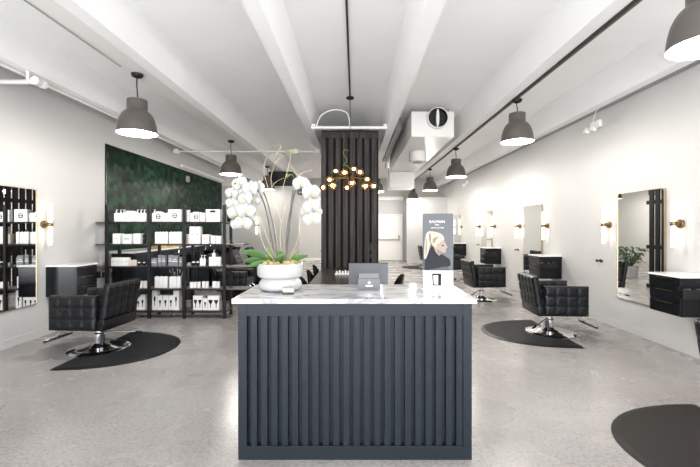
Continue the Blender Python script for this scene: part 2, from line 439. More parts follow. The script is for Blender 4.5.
bm = B(); tube(bm, [(-4.5, 0, 0), (-3.97, 0, 0)], 0.03, 12); tube(bm, [(-4.13, 0, 0), (-4.13, 0, 0.13)], 0.02, 10); obj('pipe_run', bm, M['white_metal'], t, smooth=50)
bm = B(); lathe(bm, [(0.035, -0.09), (0.055, -0.08), (0.055, -0.02), (0.045, 0.0), (0.055, 0.02), (0.055, 0.08), (0.035, 0.09)], 16, (-4.0, 0.02, 0), Matrix.Rotation(PI/2, 3, 'X'), True, True); obj('fitting', bm, M['white_metal'], t, smooth=40)
pipe('conduit', [(-4.21, -3.9, 3.505), (-4.21, 12.9, 3.505)], 0.022, M['white_metal'], 'white conduit running along the beam nearest the left wall')
pipe('refrigerant_line', [(-4.455, 9.9, 3.17), (-4.455, 12.95, 3.17)], 0.04, M['white_metal'], 'short white pipe fixed above the green tile on the left wall')
pipe('ceiling_cable', [(-0.09, -3.9, 3.955), (-0.09, 7.1, 3.955)], 0.013, M['black_matte'], 'black cable running along the middle of the ceiling', 'cable')
# rails the pendants hang from
bm = B(); box(bm, 2.444, 2.466, -3.9, 17.0, 3.505, 3.53); box(bm, 2.412, 2.466, -3.9, 17.0, 3.528, 3.534)
tag(obj('lighting_track', bm, M['shade']), 'dark lighting track along the ceiling beam on the right', 'track')
bm = B(); box(bm, -2.87, -2.605, -3.9, 17.5, 3.535, 3.60)
tag(obj('mounting_rail', bm, M['white_metal']), 'white mounting rail beside the ceiling beam on the left', 'rail')
pipe('pendant_cable', [(-2.86, -3.9, 3.525), (-2.86, 4.7, 3.525)], 0.007, M['grey'], 'thin grey cable along the left rail to the nearest pendant', 'cable')

# pendants
def make_pendant(x, y, ztop, zrim, lab, pw=1.0, grp='taupe bell pendant lamps'):
    t = thing('pendant_lamp', lab, 'pendant lamp', (x, y, zrim), 0, grp)
    h = ztop-zrim
    R = 0.235
    prof = [(0.0, 0.435), (0.105, 0.435), (0.118, 0.428), (0.12, 0.41), (0.12, 0.30), (0.128, 0.288), (0.15, 0.272), (0.18, 0.235), (0.205, 0.18), (0.222, 0.11), (0.232, 0.04), (R, 0.0)]
    bm = B(); lathe(bm, prof, 40); obj('lamp_shade', bm, M['shade'], t, smooth=35)
    inn = [(R-0.002, 0.0)]+[(max(r-0.006, 0.001), z-0.004) for r, z in prof[::-1][1:]]
    bm = B(); lathe(bm, inn, 40); obj('shade_lining', bm, M['shade_in'], t, smooth=35)
    bm = B(); ball(bm, (0, 0, 0.10), 0.075); cyl(bm, (0, 0, 0), 0.03, 0.15, 0.41, 12); obj('bulb', bm, M['bulb'], t, smooth=50)
    bm = B(); tube(bm, smooth_path([(0, 0, 0.43), (0.004, 0, 0.50), (-0.006, 0, 0.43+(h-0.43)*0.6), (0, 0, h-0.02)], 6), 0.008, 8); obj('cord', bm, M['black_matte'], t, smooth=60)
    bm = B(); lathe(bm, [(0.0, h-0.055), (0.03, h-0.05), (0.062, h-0.035), (0.072, h-0.01), (0.072, h)], 24, cap1=True); obj('canopy', bm, M['steel'], t, smooth=40)
    l = bpy.data.lights.new('pendant_light', 'POINT'); l.energy = PEND_W*pw; l.color = (1, 0.95, 0.88); l.shadow_soft_size = 0.08
    lo = bpy.data.objects.new('pendant_light', l); C.objects.link(lo); lo.parent = t; lo.location = (0, 0, -0.02)
    return t
def respan(t, zr, ztop0, ztop): pass
for (y, lab, zr) in ((2.68, 'taupe bell pendant nearest the camera, cut by the right edge of the photo', 2.82), (5.83, 'second bell pendant of the right row, large and whole near the right wall', 2.86),
                     (9.36, 'third bell pendant of the right row, behind the white air box', 2.80), (12.6, 'fourth bell pendant of the right row, small and far back', 2.79), (16.4, 'farthest and smallest bell pendant, in front of the back partition', 2.80)):
    make_pendant(2.455, y, 3.50, zr, lab, 0.6 if y > 15 else 1.35 if y > 9 else 0.9)
for (y, lab, zr) in ((4.95, 'nearest bell pendant on the left, above the left salon chair', 2.77), (8.7, 'middle bell pendant on the left, above the tall shelving', 2.77), (12.3, 'farthest visible bell pendant on the left, half hidden by orchid branches', 2.80), (16.2, 'added bell pendant, unseen behind the white partition, lighting the back left', 2.80)):  # last of the row is an added lamp, unseen, to light the back
    make_pendant(-2.80, y, 3.535, zr, lab, 0.2 if 12 < y < 13 else 1.5 if y > 13 else 1.0)

for y in (12.6, 16.4): make_pendant(0.71, y, 3.53, 2.75, f"bell pendant {'close' if y < 13 else 'far'} behind the plank column, added unseen to light the back")  # both added out of sight to brighten the far end of the room
# HVAC
t = thing('air_handler', 'long white ceiling air box with a round black duct opening', 'air conditioner', (1.10, 7.5, 3.34))
ox, oz, orad = 0.49, 0.335, 0.185
bm = B(); box(bm, 0, 0.83, 0.0, 4.6, 0, 0.49, 0.006); obj('housing', bm, M['white_metal'], t)
bm = B(); lathe(bm, [(orad, 0.0), (orad+0.012, 0.0), (orad+0.012, 0.14), (orad, 0.14), (orad, 0.0)], 36, (ox, 0, oz), Matrix.Rotation(PI/2, 3, 'X')); obj('collar', bm, M['white_metal'], t, smooth=40)
bm = B(); lathe(bm, [(orad-0.001, 0.13), (orad-0.001, 0.01), (0.0, 0.008)], 36, (ox, 0, oz), Matrix.Rotation(PI/2, 3, 'X')); obj('duct_throat', bm, M['black_matte'], t, smooth=40)
bm = B(); lathe(bm, [(0.012, 0), (0.02, 1), (0.0, 1)], 4); bm.clear()
for k in range(13):
    pass
prism(bm, [(ox+0.028*math.cos(a)+0.0, oz+0.175*math.sin(a)) for a in [2*PI*k/24 for k in range(24)]], 'y', -0.12, -0.02); obj('damper', bm, M['white_metal'], t)
bm = B(); cyl(bm, (0.36, 1.5, 0), 0.2, -0.24, 0.0, 32, bev=0.01); obj('diffuser_collar', bm, M['white_metal'], t, smooth=40)
bm = B(); lathe(bm, [(0.17, -0.235), (0.19, -0.247), (0.2, -0.24)], 32, (0.36, 1.5, 0)); lathe(bm, [(0.0, -0.242), (0.12, -0.243)], 24, (0.36, 1.5, 0)); obj('diffuser_ring', bm, M['grey'], t, smooth=40)
for x, y in ((0.04, 0.3), (0.79, 0.3), (0.04, 4.2), (0.79, 4.2)):
    bm = B(); tube(bm, [(x, y, 0.48), (x, y, 0.635)], 0.008, 6); obj('hanger_rod', bm, M['grey'], t)
t = thing('fan_coil_unit', 'lower white ceiling unit hanging at the far end of the long air box', 'air conditioner', (1.10, 12.3, 2.86))
bm = B(); box(bm, 0, 0.80, 0, 0.9, 0, 0.50, 0.01); obj('housing', bm, M['white_metal'], t)
bm = B()
for k in range(2): lathe(bm, [(0.0, 0.52), (0.05, 0.50), (0.12, 0.51), (0.16, 0.54), (0.12, 0.58), (0.0, 0.58)], 20, (0.2+0.4*k, 0.3, 0))
obj('fan_cowl', bm, M['white_metal'], t, smooth=50)
for x, y in ((0.04, 0.1), (0.76, 0.1), (0.04, 0.8), (0.76, 0.8)):
    bm = B(); tube(bm, [(x, y, 0.49), (x, y, 1.115)], 0.008, 6); obj('hanger_rod', bm, M['grey'], t)
bm = B(); tube(bm, [(0.84, 8.2, 3.75), (0.84, 8.2, 2.95), (0.84, 9.6, 2.95)], 0.001, 4); bm.clear()
box(bm, 0.87, 1.0, 8.3, 12.2, 3.66, 3.95, 0.01); tag(obj('duct', bm, M['grey']), 'grey duct running between the beam and the white air box', 'duct')
t = thing('wall_speaker', 'small white round speaker on the beam beside the lower ceiling unit', 'speaker', (0.80, 9.6, 3.05))
bm = B(); lathe(bm, [(0.0, 0), (0.045, 0.005), (0.05, 0.03), (0.05, 0.12), (0.04, 0.15), (0, 0.15)], 20); obj('speaker_body', bm, M['white'], t, smooth=40)
bm = B(); tube(bm, [(0, 0, 0.15), (0, 0, 0.47), (-0.03, 0, 0.50)], 0.012, 8); obj('bracket', bm, M['grey'], t)
bm = B(); box(bm, -3.0, -2.16, 13.3, 14.2, 3.0, 3.52, 0.02); tag(obj('black_air_box', bm, M['black_matte']), 'black ceiling box above the white partition behind the orchid', 'air conditioner')
t = thing('loudspeaker', 'small black loudspeaker on the end of the white partition behind the orchid', 'speaker', (-1.89, 12.95, 2.68))
bm = B(); box(bm, -0.03, 0.13, -0.10, 0.08, 0, 0.2, 0.02); obj('cabinet', bm, M['black_matte'], t, smooth=40)
bm = B(); lathe(bm, [(0.0, 0.105), (0.03, 0.103), (0.05, 0.108), (0.055, 0.101)], 16, (0.05, 0, 0.08), Matrix.Rotation(PI/2, 3, 'X')); obj('driver', bm, M['grey'], t)
bm = B(); lathe(bm, [(0.0, -0.06), (0.07, -0.05), (0.085, -0.02), (0.085, 0)], 20, (-1.79, 13.6, ZS), cap1=True); tag(obj('smoke_detector', bm, M['white'], smooth=40), 'small white smoke detector on the ceiling near the plank column', 'detector')
bm = B(); box(bm, -4.488, -4.44, 10.2, 10.36, 2.79, 2.95, 0.01); tag(obj('wall_sensor', bm, M['grey']), 'small grey wall sensor high on the green tile', 'sensor')
# emergency lights on the right wall
def emlight(y, z, lab):
    t = thing('emergency_light', lab, 'emergency light', (XR, y, z))
    bm = B(); box(bm, -0.06, 0.0, -0.12, 0.12, -0.06, 0.06, 0.012); obj('battery_box', bm, M['white'], t, smooth=40)
    for s in (-1, 1):
        bm = B(); lathe(bm, [(0.0, -0.03), (0.03, -0.03), (0.045, 0.03), (0.052, 0.05), (0.045, 0.045), (0.0, 0.03)], 16, (-0.12, s*0.09, -0.09), Matrix.Rotation(-PI/3, 3, 'Y')); tube(bm, [(-0.05, s*0.08, -0.04), (-0.11, s*0.09, -0.08)], 0.012, 8); obj('lamp_head', bm, M['white'], t, smooth=40)
    bm = B(); tube(bm, smooth_path([(-0.03, 0.1, 0.05), (-0.03, 0.0, 0.22), (-0.03, -0.12, 0.27)]), 0.008, 6); obj('conduit', bm, M['white'], t)
emlight(6.5, 3.30, 'white twin-head emergency light high on the right wall near the camera')
emlight(14.0, 3.22, 'white twin-head emergency light far back on the right wall')

# ------------------------------------------------------------ plank column with slatted sides
t = thing('slatted_column', 'tall dark plank column with open slatted sides in the middle of the room', 'column', (0, 7.82, 0))
cx0, cx1, cz = -0.69, 0.478, 3.51
bm = B(); box(bm, cx0, cx1, 0.03, 0.08, 0, cz); obj('backing_board', bm, M['slat'], t)
npl = 8; pit = (cx1-cx0)/npl
for k in range(npl):
    bm = B(); x = cx0+k*pit; box(bm, x+0.008, x+pit-0.042, -0.02, 0.03, 0, 3.38, 0.003); o = obj('plank', bm, M['plank'], t)
bm = B(); box(bm, cx0, cx1, -0.03, 0.03, 3.38, cz, 0.004); obj('header_board', bm, M['plank'], t)
for X in (cx0, cx1-0.03):
    y = 0.10
    while y < 2.3:
        bm = B(); box(bm, X, X+0.03, y, y+0.135, 0, cz); obj('side_slat', bm, M['slat'], t); y += 0.2
    bm = B()
    for z in (0.0, 1.02, 2.18, 3.41): box(bm, X+0.004, X+0.026, 0.08, 2.34, z, z+0.10)
    obj('side_rail', bm, M['slat'], t)
bm = B(); box(bm, cx0, cx1, 0.03, 2.34, cz, cz+0.04); obj('cap', bm, M['slat'], t)
bm = B(); box(bm, 0.30, 0.34, -0.02, 0.0, 1.1, 1.25, 0.003); box(bm, 0.29, 0.35, -0.015, 0, 0.93, 1.03, 0.003)
obj('switch_plate', bm, M['black_gloss'], t)

# globe chandelier
t = thing('globe_chandelier', 'branching brass chandelier with glowing amber glass globes', 'chandelier', (-0.09, 7.1, 2.5))
GD = 7.1
gl = [(335.7, 171, 0.1), (344.5, 172.6, -0.15), (353.7, 169, 0.05), (360, 172.2, -0.1), (329.6, 179.7, -0.05), (332.5, 185.5, -0.3), (323, 187.4, 0.05), (352, 183, -0.3), (347, 187.7, 0.2), (367.3, 179.4, 0.1), (365.7, 186, -0.25), (374, 186, 0.0)]
hub = Vector((0, 0, -0.02))
ends = []
for gx, gy, dy in gl:
    p = P(gx, gy, GD+dy)-Vector((-0.09, 7.1, 2.5)); ends.append(p)
bm = B(); tube(bm, [(0, 0, -0.05), (0, 0, 1.44)], 0.006, 8); ball(bm, (0, 0, -0.02), 0.03); obj('rod', bm, M['steel'], t, smooth=50)
bm = B(); cyl(bm, (0, 0, 0), 0.07, 1.44, 1.47, 24, bev=0.005); obj('canopy', bm, M['black_matte'], t, smooth=40)
for p in ends:
    bm = B(); mid_ = Vector((p.x*0.6, p.y*0.5, hub.z+(p.z-hub.z)*0.25+0.02))
    tube(bm, smooth_path([hub, mid_, p-(p-mid_).normalized()*0.06], 6), 0.006, 8); a = obj('arm', bm, M['brass'], t, smooth=50)
    bm = B(); ball(bm, p, 0.068, 20, 12); g_ = obj('globe', bm, M['globe'], t, smooth=80)
    bm = B(); ball(bm, p, 0.022, 12, 8); obj('bulb', bm, M['gbulb'], g_, smooth=80)
bm = B(); tube(bm, smooth_path([(0.0, -0.01, 0.14), (-0.05, -0.04, 0.2), (-0.12, -0.02, 0.22), (-0.06, -0.03, 0.30), (-0.12, -0.02, 0.42), (-0.1, 0, 0.5), (-0.03, 0, 0.48)]), 0.004, 6); obj('vine', bm, M['leaf2'], t, smooth=60)

# ------------------------------------------------------------ sconces and mirrors
def sconce(loc, side, lab, grp):
    # side: unit vector pointing from the wall into the room, along x (+1/-1) or 'y'
    t = thing('wall_sconce', lab, 'sconce', loc, {1: 0, -1: PI, 0: -PI/2}[side], grp)
    Mx = Matrix.Rotation(PI/2, 3, 'Y')
    bm = B(); lathe(bm, [(0.0, 0), (0.055, 0.0), (0.055, 0.018), (0.05, 0.024), (0.028, 0.026), (0.024, 0.07), (0, 0.07)], 24, (0, 0, 0), Mx); obj('backplate', bm, M['brass'], t, smooth=35)
    bm = B(); lathe(bm, [(0.0, 0), (0.032, 0.0), (0.036, 0.008), (0.036, 0.05), (0.032, 0.058), (0, 0.058)], 24, (0.10, 0, -0.029)); obj('holder', bm, M['brass'], t, smooth=35)
    bm = B(); lathe(bm, [(0, -0.30), (0.018, -0.296), (0.024, -0.285), (0.024, 0.285), (0.018, 0.296), (0, 0.30)], 20, (0.10, 0, 0)); obj('glass_tube', bm, M['tube'], t, smooth=50)
    return t
def mirror(y0, y1, side, lab, z0=0.475, z1=2.09):
    X = XR if side == -1 else XL
    t = thing('wall_mirror', lab, 'mirror', (X, (y0+y1)/2, (z0+z1)/2), 0, 'brass framed wall mirrors')
    W, H = y1-y0, z1-z0
    bm = B(); prism(bm, rrect(W-0.016, H-0.016, 0.045), 'x', side*0.001, side*0.020); obj('mirror_glass', bm, M['mirror'], t)
    out = rrect(W, H, 0.05); inn = rrect(W-0.012, H-0.012, 0.045); n = len(out)
    bm = B()
    va = [bm.verts.new((side*0.0, *p)) for p in out]; vb = [bm.verts.new((side*0.028, *p)) for p in out]
    vc = [bm.verts.new((side*0.028, *p)) for p in inn]; vd = [bm.verts.new((side*0.0, *p)) for p in inn]
    for A_, B_ in ((va, vb), (vb, vc), (vc, vd), (vd, va)):
        for k in range(n): bm.faces.new((A_[k], A_[(k+1) % n], B_[(k+1) % n], B_[k]))
    obj('frame', bm, M['brassframe'], t)
    return t
ST = [5.53, 8.88, 11.95, 15.45]
nm_ = ['nearest', 'second', 'third', 'farthest']
for k, y in enumerate(ST):
    mirror(y-0.46, y+0.46, -1, f'{nm_[k]} brass framed mirror on the right wall' if k else 'brass framed mirror on the right wall reflecting a plant and black slats')
    sconce((XR, y-0.69, 1.61), -1, f'glowing tube sconce on the near side of the {nm_[k]} mirror on the right wall', 'tube sconces on the right wall')
    sconce((XR, y+0.67, 1.61), -1, f'glowing tube sconce on the far side of the {nm_[k]} mirror on the right wall', 'tube sconces on the right wall')
mirror(4.42, 5.42, 1, 'large mirror on the left wall reflecting shelves of products', 0.485, 2.10)
sconce((XL, 5.56, 1.61), 1, 'glowing tube sconce right of the mirror on the left wall', 'tube sconces on the left wall')
sconce((-3.30, 13.0, 1.66), 0, 'tube sconce on the white partition behind the orchid', 'tube sconces on the partition')

# hooks
for y, lab in ((6.42, 'small black hook on the right wall between the two nearest stations'), (9.68, 'small black hook on the right wall just past the second mirror'), (12.75, 'small black hook on the right wall just past the third mirror')):
    t = thing('dryer_hook', lab, 'hook', (XR, y, 1.015), 0, 'black hooks on the right wall')
    bm = B(); lathe(bm, [(0.0, 0), (0.028, 0), (0.028, 0.012), (0.01, 0.014), (0.01, 0.06), (0.022, 0.062), (0.024, 0.075), (0, 0.08)], 16, (0, 0, 0), Matrix.Rotation(-PI/2, 3, 'Y')); obj('peg', bm, M['black_matte'], t, smooth=35)
    bm = B(); box(bm, -0.03, -0.0, -0.055, -0.03, -0.015, 0.015, 0.004); obj('outlet', bm, M['black_matte'], t)

# ------------------------------------------------------------ floating station cabinets
def cabinet(loc, rot, lab):
    # local: wall at x=0, room towards +x ; near end (viewer's side, right-hand when facing the wall) at y=+
    t = thing('station_cabinet', lab, 'cabinet', loc, rot, 'floating black station cabinets')
    bm = B(); box(bm, 0.0, 0.43, -0.23, 0.23, 0, 0.44, 0.004); obj('body', bm, M['black_gloss'], t)
    bm = B(); box(bm, 0.0, 0.455, -0.24, 0.24, 0.44, 0.462, 0.004); obj('countertop', bm, M['quartz'], t)
    for k in range(3):
        bm = B(); box(bm, 0.43, 0.447, -0.222, 0.222, 0.012+k*0.143, 0.012+k*0.143+0.136, 0.003); d = obj('drawer', bm, M['black'], t)
        bm = B(); z = 0.012+k*0.143+0.118; box(bm, 0.447, 0.458, -0.12, 0.12, z, z+0.006, 0.001); obj('pull', bm, M['brass'], d)
    bm = B(); box(bm, 0.12, 0.50, 0.25, 0.33, 0.215, 0.325, 0.01); obj('tool_holder', bm, M['black'], t)
    bm = B()
    for x in (0.2, 0.3, 0.42): lathe(bm, [(0.022, 0.326), (0.030, 0.327), (0.03, 0.33), (0.022, 0.33)], 16, (x, 0.29, 0))
    obj('holster_ring', bm, M['chrome'], t)
    bm = B(); tube(bm, [(0.2, 0.225, 0.27), (0.2, 0.26, 0.27)], 0.012, 8); tube(bm, [(0.34, 0.225, 0.27), (0.34, 0.26, 0.27)], 0.012, 8); obj('bracket', bm, M['steel'], t)
    return t
c0 = cabinet((XR, 4.55, 0.55), PI, 'black floating drawer cabinet cut by the right edge of the photo')
dup(c0, (XR, 7.86, 0.55), PI, 'black floating cabinet below the second right-wall mirror, behind the large right salon chair')
dup(c0, (XR, 11.02, 0.55), PI, 'black floating cabinet on the right wall before the third mirror')
dup(c0, (XR, 14.42, 0.55), PI, 'black floating cabinet farthest back on the right wall')
dup(c0, (XL, 5.83, 0.55), 0, 'black floating drawer cabinet on the left wall beside the mirror')

# ------------------------------------------------------------ salon chairs
def make_chair():
    t = thing('salon_chair', '', 'salon chair', (0, 0, 0), 0, 'quilted black salon chairs')
    # faces +x
    bm = B(); lathe(bm, [(0.0, 0.0), (0.352, 0.0), (0.355, 0.012), (0.34, 0.022), (0.27, 0.032), (0.16, 0.045), (0.09, 0.062), (0.062, 0.085), (0.0, 0.085)], 48); obj('base', bm, M['chrome'], t, smooth=30)
    bm = B(); lathe(bm, [(0.062, 0.08), (0.062, 0.20), (0.055, 0.21), (0.038, 0.212), (0.038, 0.31), (0.0, 0.31)], 28); obj('hydraulic_column', bm, M['chrome'], t, smooth=30)
    bm = B(); box(bm, -0.26, 0.24, -0.24, 0.24, 0.295, 0.335, 0.008); obj('seat_frame', bm, M['steel'], t)
    bm = B(); box(bm, -0.26, 0.31, -0.255, 0.255, 0.335, 0.47, 0.03, 3); obj('seat', bm, M['leather'], t, smooth=35)
    bm = B(); tilt = Matrix.Translation((-0.30, 0, 0.315)) @ Matrix.Rotation(math.radians(-9), 4, 'Y')
    Mq = tilt @ Matrix.Rotation(PI/2, 4, 'Z') @ Matrix.Translation((-0.31, 0, 0.13))
    quilt(bm, 0.62, 0.43, 0.08, 5, 3, 0.013, M=Mq)
    obj('backrest', bm, M['leather'], t, smooth=60)
    bm = B(); box(bm, -0.042, 0.042, -0.31, 0.31, -0.01, 0.135, 0.015, 2, tilt); obj('backrest_base', bm, M['leather'], t, smooth=35)
    for s in (-1, 1):
        bm = B(); quilt(bm, 0.60, 0.42, 0.08, 4, 3, 0.013, M=Matrix.Translation((-0.27, s*0.305, 0.315)) @ Matrix(((1, 0, 0, 0), (0, 1, 0, 0), (0.0, 0, 1, 0), (0, 0, 0, 1))))
        obj('armrest', bm, M['leather'], t, smooth=60)
    for s in (-1, 1):
        bm = B(); tube(bm, smooth_path([(0.18, s*0.10, 0.30), (0.34, s*0.10, 0.28), (0.42, s*0.11, 0.18), (0.46, s*0.11, 0.14)], 5), 0.012, 8)
        obj('footrest_arm', bm, M['chrome'], t, smooth=60)
    bm = B(); M4 = Matrix.Translation((0.50, 0, 0.135)) @ Matrix.Rotation(math.radians(20), 4, 'Y')
    pl = [(0.10*math.cos(a)*(1 if abs(math.cos(a)) < .7 else 1), 0.20*math.sin(a)) for a in [2*PI*k/28 for k in range(28)]]
    prism(bm, pl, 'z', -0.016, 0.016, 0.004)
    for v in bm.verts: v.co = M4 @ v.co
    fp = obj('footplate', bm, M['black_matte'], t, smooth=40)
    bm = B(); tube(bm, [M4 @ Vector((p[0]*1.03, p[1]*1.03, 0.012)) for p in pl], 0.005, 8, closed=True); obj('footplate_rim', bm, M['chrome'], fp, smooth=60)
    bm = B(); tube(bm, smooth_path([(-0.05, 0, 0.20), (-0.12, -0.08, 0.20), (-0.24, -0.20, 0.17), (-0.33, -0.28, 0.15)], 5), 0.009, 8); lv = obj('pump_lever', bm, M['chrome'], t, smooth=60)
    bm = B(); tube(bm, [(-0.31, -0.262, 0.154), (-0.37, -0.315, 0.14)], 0.014, 8); obj('lever_grip', bm, M['black'], lv)
    for o in kids(t):
        if not o.name.startswith(('base', 'hydraulic', 'pump')): o.location.x += 0.06
    return t
ch = make_chair()
ch.location = (2.90, 5.74, 0.0); ch.rotation_euler = (0, 0, math.radians(-3))
ch['label'] = 'large quilted black salon chair on the right, facing the wall on a black mat'
dup(ch, (-3.30, 4.97, 0), PI-math.radians(4), 'quilted black salon chair on the left, facing the left wall')
dup(ch, (2.76, 8.40, 0), math.radians(4), 'black salon chair second along the right wall, right of the poster stand')
dup(ch, (2.90, 11.9, 0), 0, 'black salon chair far back on the right, just right of the poster stand')
dup(ch, (2.90, 15.3, 0), 0, 'farthest black salon chair, mostly hidden left behind the poster stand')
dup(ch, (2.935, 2.62, 0), 0, 'salon chair mostly outside the photo at the lower right edge')

# anti-fatigue mats
def make_mat(name, m, me_, ax, by, lab, x, y, rot, notch=0.375):
    t = thing(name, lab, 'floor mat', (x, y, 0.0), rot, 'half-round salon floor mats')
    def outline(a, b, nr):
        pts = []
        for k in range(49):
            th = PI/2+PI*k/48
            c_, s_ = math.cos(th), math.sin(th)
            pts.append((b*math.copysign(abs(c_)**0.92, c_), a*math.copysign(abs(s_)**0.92, s_)))
        # straight edge back up with the round cut-out for the chair base
        for k in range(17):
            th = -PI/2-PI*k/16+0
            pts.append((nr*math.cos(th)*1.0, nr*math.sin(th)))
        return pts
    o0 = outline(ax, by, notch); o1 = outline(ax-0.05, by-0.05, notch+0.02)
    o1 = [(min(p[0], -0.012), p[1]) for p in o1]
    bm = B()
    A = [bm.verts.new((p[0], p[1], 0.001)) for p in o0]; Bm = [bm.verts.new((p[0], p[1], 0.006)) for p in o0]; Cc = [bm.verts.new((p[0], p[1], 0.018)) for p in o1]
    n = len(o0)
    for U, V in ((A, Bm), (Bm, Cc)):
        for k in range(n): bm.faces.new((U[k], U[(k+1) % n], V[(k+1) % n], V[k]))
    bm.faces.new(A[::-1]); obj('bevelled_edge', bm, me_, t)
    bm = B(); Cc = [bm.verts.new((p[0], p[1], 0.0181)) for p in o1]; D = [bm.verts.new((p[0], p[1], 0.012)) for p in o1]
    bm.faces.new(Cc); bm.faces.new(D[::-1])
    for k in range(n): bm.faces.new((D[k], D[(k+1) % n], Cc[(k+1) % n], Cc[k]))
    obj('mat_surface', bm, m, t)
    return t
make_mat('floor_mat', M['rubber'], M['rubber_edge'], 0.77, 1.05, 'black half-round mat under the large salon chair on the right', 2.97, 5.74, 0)
make_mat('floor_mat', M['rubber'], M['rubber_edge'], 0.78, 1.0, 'black half-round mat under the left salon chair', -3.33, 4.98, PI)
make_mat('floor_mat', M['brownmat'], M['rubber_edge'], 0.77, 1.09, 'dark brown half-round mat cut by the lower right corner of the photo', 2.97, 2.62, 0)
make_mat('floor_mat', M['brownmat'], M['rubber_edge'], 0.77, 1.05, 'half-round mat far back, left behind the poster stand', 2.92, 15.3, 0)

# ------------------------------------------------------------ reception counter
CYF = 2.578; CYB = 3.26
t = thing('reception_counter', 'charcoal battened reception counter with a white marble top', 'counter', (0, CYF, 0))
hw = 0.783
bm = B(); box(bm, -hw, hw, 0.042, 0.60, 0.0, 1.046); obj('body', bm, M['navy'], t)
bm = B()
box(bm, -hw, -hw+0.058, 0.0, 0.06, 0, 1.046, 0.002); box(bm, hw-0.058, hw, 0.0, 0.06, 0, 1.046, 0.002)
box(bm, -hw+0.058, hw-0.058, 0.0, 0.06, 0, 0.092, 0.002); box(bm, -hw+0.058, hw-0.058, 0.0, 0.06, 0.962, 1.046, 0.002); obj('front_frame', bm, M['navy'], t)
x0, x1 = -hw+0.058, hw-0.058; nb = 21; p_ = (x1-x0)/nb
for k in range(nb):
    bm = B(); x = x0+k*p_+0.025; box(bm, x, x+p_-0.027, 0.008, 0.06, 0.092, 0.962, 0.0015); obj('batten', bm, M['navy'], t)
bm = B(); box(bm, -0.826, 0.818, -0.005, 0.665, 1.046, 1.079, 0.003); obj('marble_top', bm, M['marble'], t)

CT = 1.079
# orchid
PX, PY = P(280.5, 290, 2.98).x, 2.98
t = thing('potted_orchid', 'white orchid in a two-tier white bowl with curly willow branches', 'orchid', (PX, PY, CT))
def pl(x, y, dy=0.0): return P(x, y, PY+dy)-Vector((PX, PY, CT))
bm = B(); lathe(bm, [(0.0, 0.0), (0.14, 0.0), (0.158, 0.012), (0.166, 0.035), (0.160, 0.06), (0.142, 0.082), (0.138, 0.090), (0.150, 0.096), (0.170, 0.108), (0.176, 0.125), (0.176, 0.20), (0.172, 0.206), (0.165, 0.2), (0.16, 0.17), (0.0, 0.165)], 56); obj('pot', bm, M['pot'], t, smooth=35)
bm = B()
for k in range(90):
    a = random.random()*2*PI; r = math.sqrt(random.random())*0.145
    ball(bm, (r*math.cos(a), r*math.sin(a), 0.19+random.random()*0.02), 0.018+random.random()*0.012, 7, 5)
o = obj('moss', bm, M['moss'], t, smooth=80); o['kind'] = 'stuff'
def leaf(bm, a, mid_, e, wd, droop=0.012, roll=0.0):
    pts = smooth_path([a, mid_, e], 8); n = len(pts); prev = None
    side = (Vector(e)-Vector(a)).cross(Vector((0, 0, 1)))
    if side.length < 0.02: side = Vector((1, 0, 0))
    side.normalize()
    if roll: side = Matrix.Rotation(roll, 3, (Vector(e)-Vector(a)).normalized()) @ side
    rows = []
    for i, p in enumerate(pts):
        u = i/(n-1); w_ = wd*(math.sin(PI*min(1, u*0.88+0.09))**0.7)
        rows.append([bm.verts.new(p+side*w_*s+Vector((0, 0, droop*abs(s)))+Vector((0, 0, dz_))) for dz_ in (0.0, ) for s in (-1, -0.5, 0, 0.5, 1)])
    rows2 = [[bm.verts.new(v.co-Vector((0, 0, 0.0035))) for v in r] for r in rows]
    for R_, fl in ((rows, 0), (rows2, 1)):
        for a_, b_ in zip(R_, R_[1:]):
            for k in range(4): bm.faces.new((a_[k], a_[k+1], b_[k+1], b_[k]))
    for k in (0, 4):
        for i in range(n-1): bm.faces.new((rows[i][k], rows[i+1][k], rows2[i+1][k], rows2[i][k]))
for a, mm, e, wd, key in ((pl(275, 265), pl(258, 255), pl(242, 252), 0.035, 'leaf'), (pl(272, 266), pl(256, 261), pl(244, 261, -0.05), 0.03, 'leaf'), (pl(274, 267, -0.05), pl(260, 264, -0.10), pl(248, 267, -0.12), 0.025, 'leaf'),
                      (pl(286, 266, -0.02), pl(296, 259, -0.03), pl(308, 256), 0.025, 'leaf'), (pl(280, 266, -0.02), pl(280, 257, -0.09), pl(279, 252, -0.05), 0.045, 'leaf'),
                      (pl(274, 265, 0.03), pl(270, 256, 0.03), pl(268, 248, 0.04), 0.022, 'leaf2'), (pl(288, 266, 0.04), pl(292, 258, 0.05), pl(296, 254, 0.07), 0.028, 'leaf2')):
    bm = B(); leaf(bm, a, mm, e, wd, 0.006, (1 if e.x < 0 else -1)*1.0); obj('leaf', bm, M[key], t, smooth=80)
stems = ([(276, 266), (271, 235), (266, 210), (261, 196), (254, 186), (244, 181), (234, 184)], [(278, 266), (275, 235), (270, 212), (266, 198), (262, 190)], [(285, 266), (288, 240), (290, 222), (293, 200), (298, 186), (308, 184), (314, 194)], [(286, 266), (287, 232), (291, 206), (293, 190)])
for k, s in enumerate(stems):
    bm = B(); q = smooth_path([pl(x, y, 0.02*(i % 2)-0.01*k) for i, (x, y) in enumerate(s)], 6); tube(bm, q, 0.0062 if k % 2 == 0 else 0.005, 7); obj('flower_stem', bm, M['stem'], t, smooth=60)
